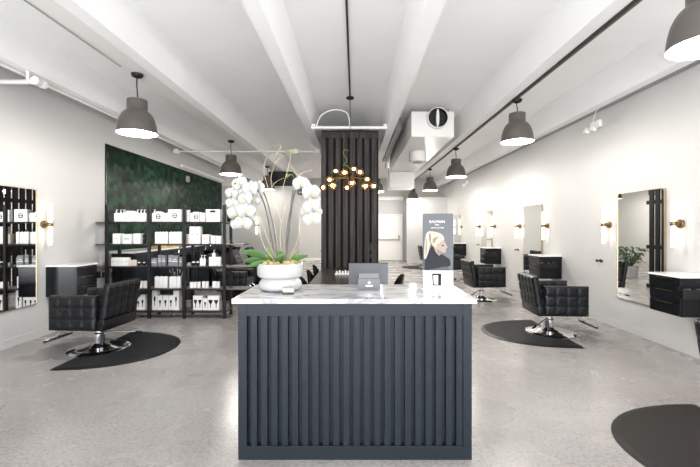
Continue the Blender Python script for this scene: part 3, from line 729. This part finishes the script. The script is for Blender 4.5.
twigs = ([(281, 266), (276, 235), (272, 205), (268, 188), (264, 172), (266, 160), (276, 154), (284, 157)], [(282, 266), (284, 240), (279, 215), (274, 195), (271, 180), (274, 166), (280, 158), (287, 157)],
         [(284, 266), (296, 244), (300, 226), (296, 205), (300, 190), (297, 175), (291, 166)], [(279, 266), (268, 240), (262, 222), (258, 212), (253, 206)], [(283, 266), (280, 236), (284, 210), (283, 190), (287, 172), (290, 160), (290, 150), (289, 147)],
         [(286, 264), (293, 254), (299, 246), (301, 235), (299, 224)], [(277, 264), (264, 246), (259, 228), (257, 214), (262, 205)], [(280, 264), (271, 228), (276, 208), (270, 192), (276, 182), (284, 178)], [(284, 264), (288, 222), (285, 206), (294, 196)], [(274, 158), (279, 150), (281, 145), (277, 143), (273, 145)], [(297, 176), (302, 173), (312, 170)])
for k, s in enumerate(twigs):
    bm = B(); q = smooth_path([pl(x, y, 0.05*math.sin(i*1.7+k)) for i, (x, y) in enumerate(s)], 6); n = len(q); tube(bm, q, [0.0028*(1-0.6*i/n) for i in range(n)], 6); obj('willow_branch', bm, M['twig'], t, smooth=60)
for x, y in ((290, 152), (289, 176)):
    for a in range(3):
        bm = B(); c_ = pl(x, y, -0.01); an = a*2.1+x; leaf(bm, c_, c_+Vector((0.02*math.cos(an), 0.012*math.sin(an), 0.012)), c_+Vector((0.036*math.cos(an), 0.02*math.sin(an), -0.012)), 0.014, 0.003); obj('young_leaf', bm, M['leaf2'], t, smooth=80)
def flower_mesh():
    bm = B()
    def petal(ang, ln, wd, z0=0.0, cup=0.008):
        d = Vector((math.cos(ang), 0, math.sin(ang))); s = Vector((-math.sin(ang), 0, math.cos(ang)))
        rows = []
        for i in range(7):
            u = i/6; w_ = wd*math.sin(PI*(0.08+0.86*u))**0.75
            rows.append([d*(ln*u+0.002)+s*w_*k+Vector((0, z0-0.006*u+cup*u*u+0.006*abs(k)**2, 0)) for k in (-1, -0.5, 0, 0.5, 1)])
        for off in (0, 0.0018):
            vv = [[bm.verts.new(p+Vector((0, off, 0))) for p in r] for r in rows]
            for a_, b_ in zip(vv, vv[1:]):
                for k in range(4): bm.faces.new((a_[k], a_[k+1], b_[k+1], b_[k]))
            if off == 0: first = vv
        for k in (0, 4):
            for i in range(6): bm.faces.new((first[i][k], first[i+1][k], vv[i+1][k], vv[i][k]))
        for k in range(4): bm.faces.new((first[6][k], first[6][k+1], vv[6][k+1], vv[6][k]))
    for a in (90, 215, 325): petal(math.radians(a), 0.048, 0.017, 0.004)
    for a in (12, 168): petal(math.radians(a), 0.052, 0.034, -0.003)
    return bm
def lip_mesh():
    bm = B(); ball(bm, (0, -0.010, -0.004), 0.0055, 10, 8, (1, 1.2, 1.3)); ball(bm, (0.004, -0.012, -0.009), 0.004, 8, 6); ball(bm, (-0.004, -0.012, -0.009), 0.004, 8, 6); return bm
F0 = obj('flower', flower_mesh(), M['petal'], t, smooth=80); L0 = obj('flower_lip', lip_mesh(), M['lip'], F0, smooth=80)
fl = [(249.3, 187.9, -.06), (239, 183, 0), (231.4, 193, .03), (244.3, 198, -.05), (232.5, 203, .02), (257, 188, .0), (246.5, 210.5, -.05), (243.7, 223, -.03), (236, 213.5, .01), (251, 218, .02), (238, 193, .03), (254, 200, .02), (237, 224, .04),
      (301.4, 183.6, -.05), (311.4, 192, -.03), (311, 206, -.05), (312, 219, -.03), (314, 200, .03), (306, 212, .03), (315, 212, .02)]
for i, (x, y, dy) in enumerate(fl):
    f = F0 if i == 0 else F0.copy(); l_ = L0 if i == 0 else L0.copy()
    if i: C.objects.link(f); C.objects.link(l_)
    f.parent = t; l_.parent = f
    f.location = pl(x, y, dy); s = random.uniform(1.25, 1.4)*(1.0 if dy < 0.02 else 0.8); f.scale = (s, s, s)
    f.rotation_euler = (random.uniform(-0.25, 0.15), random.uniform(-0.25, 0.25), random.uniform(-0.5, 0.5))

# poster stand
t = thing('poster_stand', 'grey upright hair product poster stand with a blonde ponytail portrait on the counter', 'poster', (P(438, 290, 2.93).x, 2.93, CT), math.radians(-2))
pw, ph = 0.23, 0.585; k_ = F/2.93
bm = B(); prism(bm, [(x, z+ph/2) for x, z in rrect(pw, ph, 0.008)], 'y', 0.0, 0.006); obj('panel', bm, mat('poster_grey', (0.125, 0.13, 0.14), 0.5, spec=0.15), t)
bm = B(); box(bm, -pw/2-0.004, pw/2+0.004, -0.05, 0.06, 0, 0.006, 0.002); obj('foot', bm, M['white'], t)
bm = B(); box(bm, -pw/2+0.001, pw/2-0.001, -0.0012, 0.0, 0.008, 0.15); obj('white_footer_print', bm, M['carton'], t)
def pp(u, v):  # crop pixels (415,210 at 5.49x) to poster x,z
    x = 415+u/5.49; y = 210+v/5.49
    return ((x-438)/k_, EYE-(y-CY)/k_-CT)
def patch(name, pts, m, y, sm=True):
    q = [Vector((*pp(u, v), 0)) for u, v in pts]
    if sm:
        qq = smooth_path(q+[q[0]], 4)[:-1]
    else: qq = q
    bm = B(); prism(bm, [(p.x, p.y) for p in qq], 'y', y-0.0006, y); bmesh.ops.triangulate(bm, faces=[f for f in bm.faces if len(f.verts) > 4])
    return obj(name, bm, m, t)
skin = mat('printed_skin', (0.33, 0.26, 0.225), 0.5, spec=0.1); blond = mat('printed_blonde_hair', (0.42, 0.38, 0.315), 0.5, spec=0.1); coatm = mat('printed_dark_jacket', (0.025, 0.027, 0.032), 0.5, spec=0.1)
patch('printed_backdrop_shadow', [(46, 344), (46, 200), (60, 180), (80, 170), (100, 240), (160, 300), (200, 344)], mat('printed_mid_grey', (0.085, 0.09, 0.10), 0.5, spec=0.1), -0.0005, False)
patch('printed_jacket', [(54, 330), (56, 262), (72, 240), (92, 205), (118, 240), (150, 245), (172, 258), (190, 272), (192, 306), (150, 312), (110, 322)], coatm, -0.0011)
patch('printed_face', [(108, 190), (128, 160), (146, 150), (160, 168), (166, 184), (178, 204), (168, 211), (170, 222), (164, 235), (144, 233), (134, 250), (118, 236), (108, 214)], skin, -0.0016)
patch('printed_hair', [(62, 128), (80, 116), (110, 120), (142, 130), (158, 150), (158, 164), (140, 168), (128, 186), (112, 206), (98, 196), (86, 170), (80, 190), (76, 222), (62, 262), (52, 268), (50, 230), (54, 170)], blond, -0.0024)
hsh = mat('printed_hair_shadow', (0.22, 0.18, 0.14), 0.5, spec=0.1)
patch('printed_hair_shadow', [(76, 132), (84, 128), (88, 150), (84, 172), (78, 168)], hsh, -0.0031)
patch('printed_hair_shadow', [(96, 160), (112, 150), (132, 146), (118, 158), (106, 180), (100, 182)], hsh, -0.0031)
patch('printed_hair_shadow', [(60, 160), (64, 160), (64, 225), (58, 245)], hsh, -0.0031)
patch('printed_cheek_shadow', [(118, 214), (136, 222), (148, 232), (134, 246), (122, 236)], hsh, -0.0022)
patch('printed_ear_line', [(118, 190), (126, 186), (128, 198), (121, 204)], skin, -0.0032)
patch('printed_eye', [(146, 194), (158, 191), (157, 197), (147, 199)], coatm, -0.0022)
patch('printed_jar', [(93, 348), (144, 348), (143, 415), (97, 415)], M['print'], -0.002, False)
patch('printed_jar_label', [(101, 358), (126, 358), (126, 408), (104, 408)], M['carton'], -0.003, False)
RX = (PI/2, 0, 0)
x_, z_ = pp(121, 71); text_part('poster_title', 'BALMAIN', 0.0285, (x_, -0.0008, z_), RX, M['carton'], t)
x_, z_ = pp(121, 85); text_part('poster_subtitle', 'PARIS', 0.013, (x_, -0.0008, z_), RX, M['carton'], t)
x_, z_ = pp(123, 101); text_part('poster_tagline', 'HAIR COUTURE', 0.0135, (x_, -0.0008, z_), RX, M['carton'], t)

# card sign
t = thing('counter_sign', 'small dark grey folded sign with a white emblem at the back of the counter', 'sign', (P(369, 290, 2.98).x, 2.96, CT))
bm = B(); k_ = F/2.96; W = 22/k_
prism(bm, [(-0.03, 0.0), (0.05, 0.0), (0.05, 0.008), (0.02, 0.085), (0.012, 0.085), (-0.022, 0.012)], 'x', -W/2, W/2); obj('front_panel', bm, M['cardsign'], t)
bm = B(); box(bm, -W/2+0.006, W/2-0.006, 0.02, 0.03, 0.02, 0.115, 0.002); obj('back_panel', bm, M['black'], t)
bm = B(); box(bm, -W/2+0.006, W/2-0.006, 0.018, 0.032, 0.115, 0.122, 0.001); obj('top_edge', bm, M['screen'], t)
slope = math.atan2(0.073, 0.034)
lp = [0, 0, 0]
bm = B(); ball(bm, (0, -0.008, 0.055), 0.010, 12, 8, (1, 0.25, 1)); obj('emblem', bm, M['carton'], t, smooth=60)
bm = B(); box(bm, -0.027, 0.027, -0.0006, 0.0006, -0.006, 0.006, 0.0004, 1, Matrix.Translation((0, -0.0155, 0.032)) @ Matrix.Rotation(-math.atan2(0.034, 0.073), 4, 'X')); obj('white_line_mark', bm, M['carton'], t)

# small clear card holder in front of the pot
t = thing('card_holder', 'small clear card holder with pale cards in front of the orchid bowl', 'card holder', (P(288.5, 293, 2.78).x, 2.76, CT))
bm = B(); box(bm, -0.042, 0.042, -0.015, 0.03, 0, 0.006, 0.001); box(bm, -0.042, 0.042, 0.024, 0.028, 0.006, 0.045); box(bm, -0.042, 0.042, -0.015, -0.011, 0.006, 0.018); obj('tray', bm, M['acrylic'], t)
bm = B(); box(bm, -0.039, 0.039, 0.005, 0.018, 0.007, 0.038); obj('cards', bm, M['beige'], t)

# ------------------------------------------------------------ back-of-house table, monitor, chairs
TZ = 0.77
t = thing('long_table', 'long dark wooden table running back to the plank column', 'table', (-0.09, 5.95, 0))
bm = B(); box(bm, -0.56, 0.40, -1.75, 1.83, TZ-0.05, TZ, 0.004); obj('tabletop', bm, M['table'], t)
for sx in (-0.48, 0.32):
    for sy in (-1.6, 1.7):
        bm = B(); box(bm, sx-0.04, sx+0.04, sy-0.04, sy+0.04, 0, TZ-0.05, 0.004); obj('leg', bm, M['steel'], t)
t = thing('computer_monitor', 'grey computer monitor seen from behind the counter sign', 'monitor', (P(368.5, 280, 4.85).x, 4.85, TZ))
k_ = F/4.85
bm = B(); tl = Matrix.Translation((0, 0, 0.06)) @ Matrix.Rotation(math.radians(-6), 4, 'X')
box(bm, -0.248, 0.248, -0.01, 0.022, 0, 0.285, 0.006, 2, tl); obj('panel', bm, M['screen'], t, smooth=40)
bm = B(); box(bm, -0.241, 0.241, 0.023, 0.025, 0.008, 0.277, 0, 2, tl); obj('screen', bm, M['black_gloss'], t)
bm = B(); box(bm, -0.252, 0.252, -0.013, 0.0, 0.281, 0.289, 0.001, 2, tl); obj('bezel_edge', bm, M['steel'], t)
bm = B(); box(bm, -0.13, 0.13, -0.03, -0.006, 0.02, 0.15, 0.01, 2, tl); obj('rear_housing', bm, M['screen'], t, smooth=40)
bm = B(); box(bm, -0.03, 0.03, -0.05, -0.02, 0.0, 0.12, 0.003); box(bm, -0.11, 0.11, -0.10, 0.08, 0, 0.012, 0.003); obj('stand', bm, M['steel'], t)
t = thing('bottle_tray', 'low white tray of small bottles on the long table', 'tray', (-0.21, 6.55, TZ))
bm = B(); box(bm, -0.13, 0.12, -0.06, 0.06, 0, 0.015, 0.003); obj('tray', bm, M['white'], t)
for k in range(5):
    bm = B(); cyl(bm, (-0.10+k*0.05, 0, 0), 0.016, 0.015, 0.055+0.012*(k % 2), 12, bev=0.003); obj('bottle', bm, M['bottle'], t, smooth=40)
bm = B(); box(bm, -0.22, 0.22, -0.07, 0.07, 0, 0.02, 0.004); tag(obj('keyboard', bm, M['white'], loc=(-0.15, 5.05, TZ)), 'white keyboard on the long table beside the monitor', 'keyboard')

def make_side_chair():
    t = thing('side_chair', '', 'chair', (0, 0, 0), 0, 'black rounded chairs around the long table')
    # faces +x
    bm = B(); rows = []
    for j in range(9):
        v = j/8; z = 0.46+0.40*v
        row = []
        for i in range(13):
            a = math.radians(-62+124*i/12); R = 0.235+0.015*v
            wz = z if v < 1 else z
            drop = 0.20*v*(abs(i-6)/6)**2.5
            row.append((-R*math.cos(a)*0.85-0.03*v, R*math.sin(a), z-drop))
        rows.append(row)
    for off in (0, 0.022):
        vv = [[bm.verts.new((x+off*0.9, y*(1-off*2.0), z)) for x, y, z in r] for r in rows]
        for a_, b_ in zip(vv, vv[1:]):
            for k in range(12): bm.faces.new((a_[k], a_[k+1], b_[k+1], b_[k]))
        if off == 0: f0 = vv
    for k in range(12):
        bm.faces.new((f0[8][k], f0[8][k+1], vv[8][k+1], vv[8][k])); bm.faces.new((f0[0][k], f0[0][k+1], vv[0][k+1], vv[0][k]))
    for j in range(8):
        bm.faces.new((f0[j][0], f0[j+1][0], vv[j+1][0], vv[j][0])); bm.faces.new((f0[j][12], f0[j+1][12], vv[j+1][12], vv[j][12]))
    obj('backrest', bm, M['black_gloss'], t, smooth=60)
    bm = B(); prism(bm, [(x-0.0, y) for x, y in rrect(0.42, 0.42, 0.10)], 'z', 0.43, 0.47, 0.01); obj('seat', bm, M['black'], t, smooth=40)
    for sx in (-1, 1):
        for sy in (-1, 1):
            bm = B(); tube(bm, [(sx*0.15, sy*0.15, 0.44), (sx*0.20, sy*0.20, 0)], [0.014, 0.010], 8); obj('leg', bm, M['steel'], t, smooth=60)
    return t
sc = make_side_chair(); sc.location = (-0.57, 7.35, 0); sc['label'] = 'black rounded chair left of the long table, farthest back beside the column'
dup(sc, (-0.57, 6.45, 0), 0, 'black rounded chair left of the long table, middle one in view')
dup(sc, (-0.57, 5.55, 0), 0, 'black rounded chair left of the long table, nearest in view beside the pot')
c3 = dup(sc, (0.37, 4.95, 0), PI, 'black rounded chair right of the long table, beside the monitor')

c3.scale = (1.08, 1.08, 1.12)

# potted plant behind the column (seen in the mirror)
t = thing('potted_plant', 'leafy green plant in a white pot reflected in the nearest right mirror', 'plant', (-0.62, 12.3, 0))
bm = B(); lathe(bm, [(0.0, 0), (0.19, 0), (0.2, 0.01), (0.235, 0.36), (0.225, 0.365), (0.21, 0.34), (0.0, 0.33)], 32); obj('pot', bm, M['pot'], t, smooth=35)
bm = B()
for k in range(60):
    a = random.random()*2*PI; r = random.uniform(0.1, 0.42); z = random.uniform(0.5, 1.0)-r*0.25
    e = Vector((r*math.cos(a), r*math.sin(a), z)); st = Vector((0.05*math.cos(a), 0.05*math.sin(a), 0.34))
    tube(bm, smooth_path([st, (st+e)/2+Vector((0, 0, 0.08)), e], 3), 0.006, 5)
obj('stems', bm, M['foliage'], t)
bm = B()
random.seed(11)
for k in range(90):
    a = random.random()*2*PI; r = random.uniform(0.1, 0.38); z = random.uniform(0.5, 1.02)-r*0.25
    e = Vector((r*math.cos(a), r*math.sin(a), z)); dr_ = Vector((math.cos(a+random.uniform(-.6, .6)), math.sin(a+random.uniform(-.6, .6)), 0))
    leaf(bm, e, e+dr_*0.08+Vector((0, 0, 0.02)), e+dr_*0.17-Vector((0, 0, 0.04)), 0.045, 0.01)
o = obj('foliage', bm, M['foliage'], t, smooth=80); o['kind'] = 'stuff'

# ------------------------------------------------------------ shampoo chairs and bowls
def shampoo():
    t = thing('shampoo_chair', '', 'shampoo chair', (0, 0, 0), 0, 'black shampoo chairs by the wash cabinet')
    # back to the wall (-x), faces +x
    bm = B(); box(bm, -0.32, 0.34, -0.26, 0.26, 0.32, 0.48, 0.04, 3); obj('seat', bm, M['leather'], t, smooth=35)
    bm = B(); quilt(bm, 0.54, 0.62, 0.12, 4, 5, 0.014, M=Matrix.Translation((-0.30, 0, 0.42)) @ Matrix.Rotation(math.radians(-24), 4, 'Y') @ Matrix.Rotation(PI/2, 4, 'Z') @ Matrix.Translation((-0.27, 0, 0))); obj('backrest', bm, M['leather'], t, smooth=60)
    for s in (-1, 1):
        bm = B(); quilt(bm, 0.64, 0.42, 0.08, 4, 3, 0.012, M=Matrix.Translation((-0.30, s*0.31, 0.22))); obj('armrest', bm, M['leather'], t, smooth=60)
    bm = B(); box(bm, -0.25, 0.25, -0.2, 0.2, 0, 0.33, 0.01); obj('plinth', bm, M['black'], t)
    bm = B(); box(bm, 0.36, 0.62, -0.22, 0.22, 0.26, 0.34, 0.02, 2, Matrix.Rotation(math.radians(10), 4, 'Y')); obj('leg_rest', bm, M['leather'], t, smooth=35)
    bm = B(); tube(bm, [(0.3, 0.12, 0.36), (0.42, 0.12, 0.26)], 0.014, 8); tube(bm, [(0.3, -0.12, 0.36), (0.42, -0.12, 0.26)], 0.014, 8); obj('leg_rest_arm', bm, M['chrome'], t)
    return t
def bowl():
    t = thing('shampoo_bowl', '', 'wash basin', (0, 0, 0), 0, 'black shampoo bowls')
    bm = B(); lathe(bm, [(0.0, 0.80), (0.10, 0.80), (0.2, 0.86), (0.25, 0.97), (0.27, 0.99), (0.26, 1.0), (0.23, 0.97), (0.17, 0.88), (0.0, 0.84)], 32)
    for v in bm.verts: v.co.x *= 1.0
    obj('basin', bm, M['black_gloss'], t, smooth=40)
    bm = B(); cyl(bm, (0, 0, 0), 0.11, 0, 0.82, 24, r2=0.09, bev=0.01); obj('pedestal', bm, M['black'], t, smooth=40)
    bm = B(); tube(bm, smooth_path([(-0.2, 0, 0.97), (-0.2, 0, 1.12), (-0.12, 0, 1.15), (-0.06, 0, 1.10)], 5), 0.012, 8); obj('faucet', bm, M['chrome'], t, smooth=60)
    return t
sh = shampoo(); sh.location = (-2.62, 8.45, 0); sh['label'] = 'nearest black shampoo chair, seen through the shelving left of the counter'
bw = bowl(); bw.location = (-3.66, 8.45, 0); bw['label'] = 'nearest black shampoo bowl, behind the shelving'
for y, n_ in ((9.95, 'middle'), (11.45, 'farthest')):
    dup(sh, (-2.62, y, 0), 0, f'{n_} black shampoo chair, behind the shelving by the white partition')
    dup(bw, (-3.66, y, 0), 0, f'{n_} black shampoo bowl, behind the shelving')

# ------------------------------------------------------------ shelving and products
SD = 6.63
t = thing('shelving_unit', 'tall open black steel shelving with wooden shelves on the left', 'shelving', (0, SD, 0))
posts = [-4.27, -3.545, -2.94, -2.25]
for x in posts:
    bm = B(); box(bm, x-0.023, x+0.023, -0.023, 0.023, 0, 1.955, 0.002); obj('front_post', bm, M['steel'], t)
    bm = B(); box(bm, x-0.022, x+0.022, 0.33, 0.374, 0, 1.66, 0.002); obj('rear_post', bm, M['steel'], t)
SZ = [1.667, 1.283, 0.896, 0.51, 0.13]
for k, z in enumerate(SZ):
    xr = (-2.22, -1.92, -1.86, -1.86, -2.22)[k]
    xl = (-4.49, -4.49, -4.49, -4.30, -4.30)[k]
    bm = B(); box(bm, xl, xr, 0.03, 0.325, z-0.022, z, 0.002); obj('shelf', bm, M['walnut'], t)
    bm = B(); box(bm, posts[0], posts[-1], -0.01, 0.028, z-0.026, z-0.004); 
    for x in posts: box(bm, x-0.015, x+0.015, 0.02, 0.34, z-0.04, z-0.022)
    obj('shelf_rail', bm, M['steel'], t)

DP = SD+0.12
def px2x(x): return (x-CX)*DP/F
PM = F/DP
shelf_n = ['top', 'second', 'middle', 'fourth', 'bottom']
bay_n = ['left', 'centre', 'right', 'end']
ordn = ['first', 'second', 'third', 'fourth', 'fifth', 'sixth', 'seventh', 'eighth', 'ninth', 'tenth']
cache = {}
def pump_bottle(wd, h, m, pumpm):
    bm = B(); r = wd/2; 
    box(bm, -r, r, -r*0.8, r*0.8, 0, h, min(0.012, r*0.35), 3); cyl(bm, (0, 0, 0), r*0.35, h-0.002, h+0.01, 12)
    body = obj('bottle_body', bm, m, None, smooth=35)
    bm = B(); cyl(bm, (0, 0, 0), r*0.38, h+0.008, h+0.026, 10); tube(bm, [(0, 0, h+0.02), (0, 0, h+0.052)], 0.004, 6); box(bm, -0.007, 0.024, -0.007, 0.007, h+0.048, h+0.058, 0.002)
    pump = obj('pump', bm, pumpm, None, smooth=35)
    return body, pump
def jar(wd, h, m, lidm):
    bm = B(); r = wd/2; cyl(bm, (0, 0, 0), r, 0, h*0.72, 14, bev=0.003); body = obj('jar_body', bm, m, None, smooth=35)
    bm = B(); cyl(bm, (0, 0, 0), r*1.02, h*0.72, h, 14, bev=0.003); lid = obj('lid', bm, lidm, None, smooth=35); return body, lid
def carton(wd, h, m, dp, pm, icon):
    bm = B(); box(bm, -wd/2, wd/2, -dp/2, dp/2, 0, h, 0.002, 1); body = obj('carton_body', bm, m, None)
    bm = B(); y = -dp/2-0.0006; y1 = -dp/2+0.0002
    if icon == 'label':
        box(bm, -wd*0.3, wd*0.3, y, y1, h*0.52, h*0.56); box(bm, -wd*0.2, wd*0.2, y, y1, h*0.44, h*0.46)
    elif icon == 'emblem':
        lathe(bm, [(0.028, 0), (0.042, 0), (0.042, 0.0008), (0.028, 0.0008), (0.028, 0)], 16, (0, y1, h*0.5), Matrix.Rotation(PI/2, 3, 'X'))
        box(bm, -0.03, 0.03, y, y1, h*0.5-0.006, h*0.5+0.006); box(bm, -0.035, 0.035, y, y1, h*0.3, h*0.34)
    elif icon == 'ribbon':
        box(bm, -wd*0.2, wd*0.2, y, y1, h*0.74, h*0.92)
    elif icon == 'brush':
        w_ = min(0.016, wd*0.2)
        prism(bm, [(-w_*0.35, h*0.2), (w_*0.35, h*0.2), (w_*0.5, h*0.45), (w_, h*0.5), (w_, h*0.68), (-w_, h*0.68), (-w_, h*0.5), (-w_*0.5, h*0.45)], 'y', y, y1)
    elif icon == 'brushes':
        for cx in (-wd*0.24, wd*0.24):
            w_ = wd*0.17
            prism(bm, [(cx-0.006, h*0.15), (cx+0.006, h*0.15), (cx+0.007, h*0.40), (cx+w_, h*0.60), (cx+w_, h*0.70), (cx-w_, h*0.70), (cx-w_, h*0.60), (cx-0.007, h*0.40)], 'y', y, y1)
    elif icon == 'band':
        box(bm, -wd/2*0.99, wd/2*0.99, y, y1, h*0.42, h*0.50); box(bm, -wd*0.3, wd*0.3, y, y1, h*0.62, h*0.68)
    elif icon == 'spray':
        for q in range(5): box(bm, -wd*0.3+q*wd*0.12, -wd*0.3+q*wd*0.12+wd*0.09, y, y1, h*(0.35+0.07*(q % 3)), h*(0.6+0.05*(q % 2)))
    pr = obj('printed_label', bm, pm, None)
    return body, pr
def place(kind, x0p, x1p, ytop, sh_i, bay, idx, dy=0.0, zbase=None, opts=()):
    z = SZ[sh_i] if zbase is None else zbase
    wd = (x1p-x0p)/PM*0.975; h = (opts[0] if opts else (CY+(EYE-z)*PM-ytop)/PM)
    d_ = DP+dy
    x = (x0p+x1p)/2; x = px2x(x)
    mk = opts[1] if len(opts) > 1 else None
    key = (kind, round(wd, 3), round(h, 3), mk)
    names = {'bottle': ('pump_bottle', 'bottle', 'white pump bottle'), 'dbottle': ('pump_bottle', 'bottle', 'white bottle with a black pump'), 'jar': ('cosmetic_jar', 'jar', 'white jar'), 'djar': ('cosmetic_jar', 'jar', 'small dark and white jar'),
             'carton': ('product_carton', 'box', 'white product box'), 'emblem': ('product_carton', 'box', 'white box with a black emblem'), 'ribbon': ('product_carton', 'box', 'large white box with a black ribbon mark'), 'brush': ('product_carton', 'box', 'white box printed with a dark brush'), 'brushes': ('product_carton', 'box', 'white box printed with two wide dark brushes'),
             'grey': ('product_carton', 'box', 'grey product box'), 'green': ('product_carton', 'box', 'pale box with a green print'), 'pink': ('product_carton', 'box', 'white box with a pink print'), 'beige': ('product_carton', 'box', 'beige product box'), 'dark': ('product_carton', 'box', 'dark narrow box'), 'bbottle': ('pump_bottle', 'bottle', 'small beige bottle')}[kind]
    if key not in cache:
        if kind == 'bottle': cache[key] = pump_bottle(wd, h, M['bottle'], M['bottle'])
        elif kind == 'dbottle': cache[key] = pump_bottle(wd, h, M['bottle'], M['print'])
        elif kind == 'bbottle': cache[key] = pump_bottle(wd, h, M['beige'], M['print'])
        elif kind == 'jar': cache[key] = jar(wd, h, M['bottle'], M['bottle'])
        elif kind == 'djar': cache[key] = jar(wd, h, M['print'], M['bottle'])
        else:
            m_, pm_, ic = {'carton': ('carton', 'grey', 'label'), 'emblem': ('carton', 'print', 'emblem'), 'ribbon': ('carton', 'print', 'ribbon'), 'brush': ('carton', 'print', 'brush'), 'brushes': ('carton', 'print', 'brushes'), 'grey': ('greycarton', 'carton', 'band'),
                           'green': ('carton', 'greenprint', 'spray'), 'pink': ('carton', 'pinkprint', 'spray'), 'beige': ('beige', 'grey', 'label'), 'dark': ('print', 'grey', 'label')}[kind]
            cache[key] = carton(wd, h, M[m_], min(0.12, max(0.05, wd)), M[pm_], ic)
        parts = cache[key]
    else:
        parts = [p.copy() for p in cache[key]]
        for p in parts: C.objects.link(p)
    t = thing(names[0], f'{names[2]}, {ordn[idx]} from left, {bay_n[bay]} bay of {shelf_n[sh_i]} shelf', names[1], (x, d_, z), 0, f'products on the {shelf_n[sh_i]} shelf')
    for p in parts: p.parent = t
    return t
def row(sh_i, bay, items):
    idx = 0
    for it in items:
        kind, a, b_, n, yt = it[:5]
        for k in range(n):
            w_ = (b_-a)/n
            place(kind, a+k*w_, a+(k+1)*w_, yt, sh_i, bay, min(idx, 9) if idx < 10 else 9, dy=random.uniform(-0.01, 0.015)); idx += 1
row(0, 0, [('bottle', 115, 125.8, 3, 213), ('carton', 127, 134.5, 1, 211), ('bottle', 136, 146, 3, 213)])
row(0, 1, [('bottle', 152.5, 156.5, 1, 213), ('emblem', 156.7, 162, 1, 211.5), ('dbottle', 162.3, 169, 2, 213), ('emblem', 169.3, 182.6, 1, 209.5)])
row(0, 2, [('carton', 187, 190, 1, 210), ('dbottle', 190.3, 194, 1, 213), ('emblem', 194.2, 200, 1, 212), ('dbottle', 200.3, 205.3, 2, 213), ('ribbon', 207, 221.3, 1, 209.5)])
row(0, 3, [('djar', 227, 230.5, 1, 211)])
row(1, 0, [('carton', 115, 122.3, 1, 233.5), ('green', 124, 133, 1, 234), ('carton', 135, 142, 1, 233.5), ('dark', 143, 145.3, 1, 234)])
row(1, 1, [('dbottle', 155, 168, 4, 232), ('dbottle', 169.5, 182, 4, 232)])
row(1, 2, [('beige', 186.5, 190, 1, 234), ('carton', 190.3, 195.8, 1, 226.5), ('carton', 195.9, 201.3, 1, 226.5), ('pink', 203, 210, 1, 234.5), ('carton', 211.5, 216, 1, 235.5), ('carton', 216.3, 221.5, 1, 236)])
row(2, 0, [('carton', 112, 129.5, 4, 257.5), ('bbottle', 129.7, 137, 3, 260), ('djar', 138, 140.5, 1, 262), ('djar', 143, 145.3, 1, 262)])
row(2, 1, [('grey', 152.5, 158.5, 1, 258), ('grey', 158.8, 162.3, 1, 255), ('grey', 162.5, 166, 1, 255.5), ('grey', 169, 173, 1, 255), ('grey', 173.3, 179, 1, 255.5), ('grey', 179.3, 182.3, 1, 257)])
row(2, 2, [('grey', 187.5, 191, 1, 262.5), ('djar', 192.3, 195.3, 1, 261.5), ('djar', 196.3, 199, 1, 261.5), ('bottle', 200, 206, 2, 258.5), ('dark', 206.4, 208.4, 1, 256), ('carton', 209, 221, 4, 257)])
row(3, 0, [('jar', 136, 147, 3, 281)])
row(3, 1, [('dbottle', 155, 168, 3, 276.5), ('dbottle', 170, 181, 3, 276.5)])
row(3, 2, [('jar', 190, 200.5, 3, 282), ('jar', 202, 208.7, 2, 281.5), ('jar', 212, 220, 2, 281.5)])
row(4, 0, [('brush', 137, 141, 1, 297), ('brush', 141.2, 146, 1, 294.5)])
row(4, 1, [('brush', 153, 158.5, 1, 290), ('brush', 159, 163.8, 1, 295), ('brush', 164, 169, 1, 295), ('brush', 169.3, 174.3, 1, 295), ('brush', 174.6, 180.5, 1, 290)])
row(4, 2, [('brushes', 194, 203.5, 1, 295), ('brush', 203.8, 208.3, 1, 298), ('brushes', 208.6, 220.5, 1, 295)])
# small bottle standing on the middle shelf cartons
z_t = SZ[2]+(CY+(EYE-SZ[2])*PM-257)/PM
place('bottle', 212.5, 215.5, 251, 2, 2, 9, zbase=z_t, opts=(0.07,))['label'] = 'tiny white pump bottle standing on top of the boxes, middle shelf, right bay'
# white sprigs behind the fourth shelf bottles
t = thing('flower_sprig', 'white artificial flower sprigs behind the bottles on the fourth shelf', 'flowers', (px2x(174), SD+0.25, SZ[3]))
for k in range(7):
    a = (k-3)*0.045; zt = 0.29+0.04*math.sin(k*2.3)
    bm = B(); tube(bm, smooth_path([(a*0.2, 0, 0.06), (a*0.6, 0, zt*0.6), (a, 0, zt)], 4), 0.003, 6); obj('stem', bm, M['white'], t)
    bm = B(); ball(bm, (a, 0, zt), 0.011, 8, 6, (1, 1, 1.5)); ball(bm, (a+0.012, 0, zt-0.02), 0.008, 8, 6); obj('bud', bm, M['petal'], t, smooth=80)
bm = B(); cyl(bm, (0, 0, 0), 0.035, 0, 0.12, 16, r2=0.03, bev=0.003); obj('vase', bm, M['bottle'], t, smooth=40)
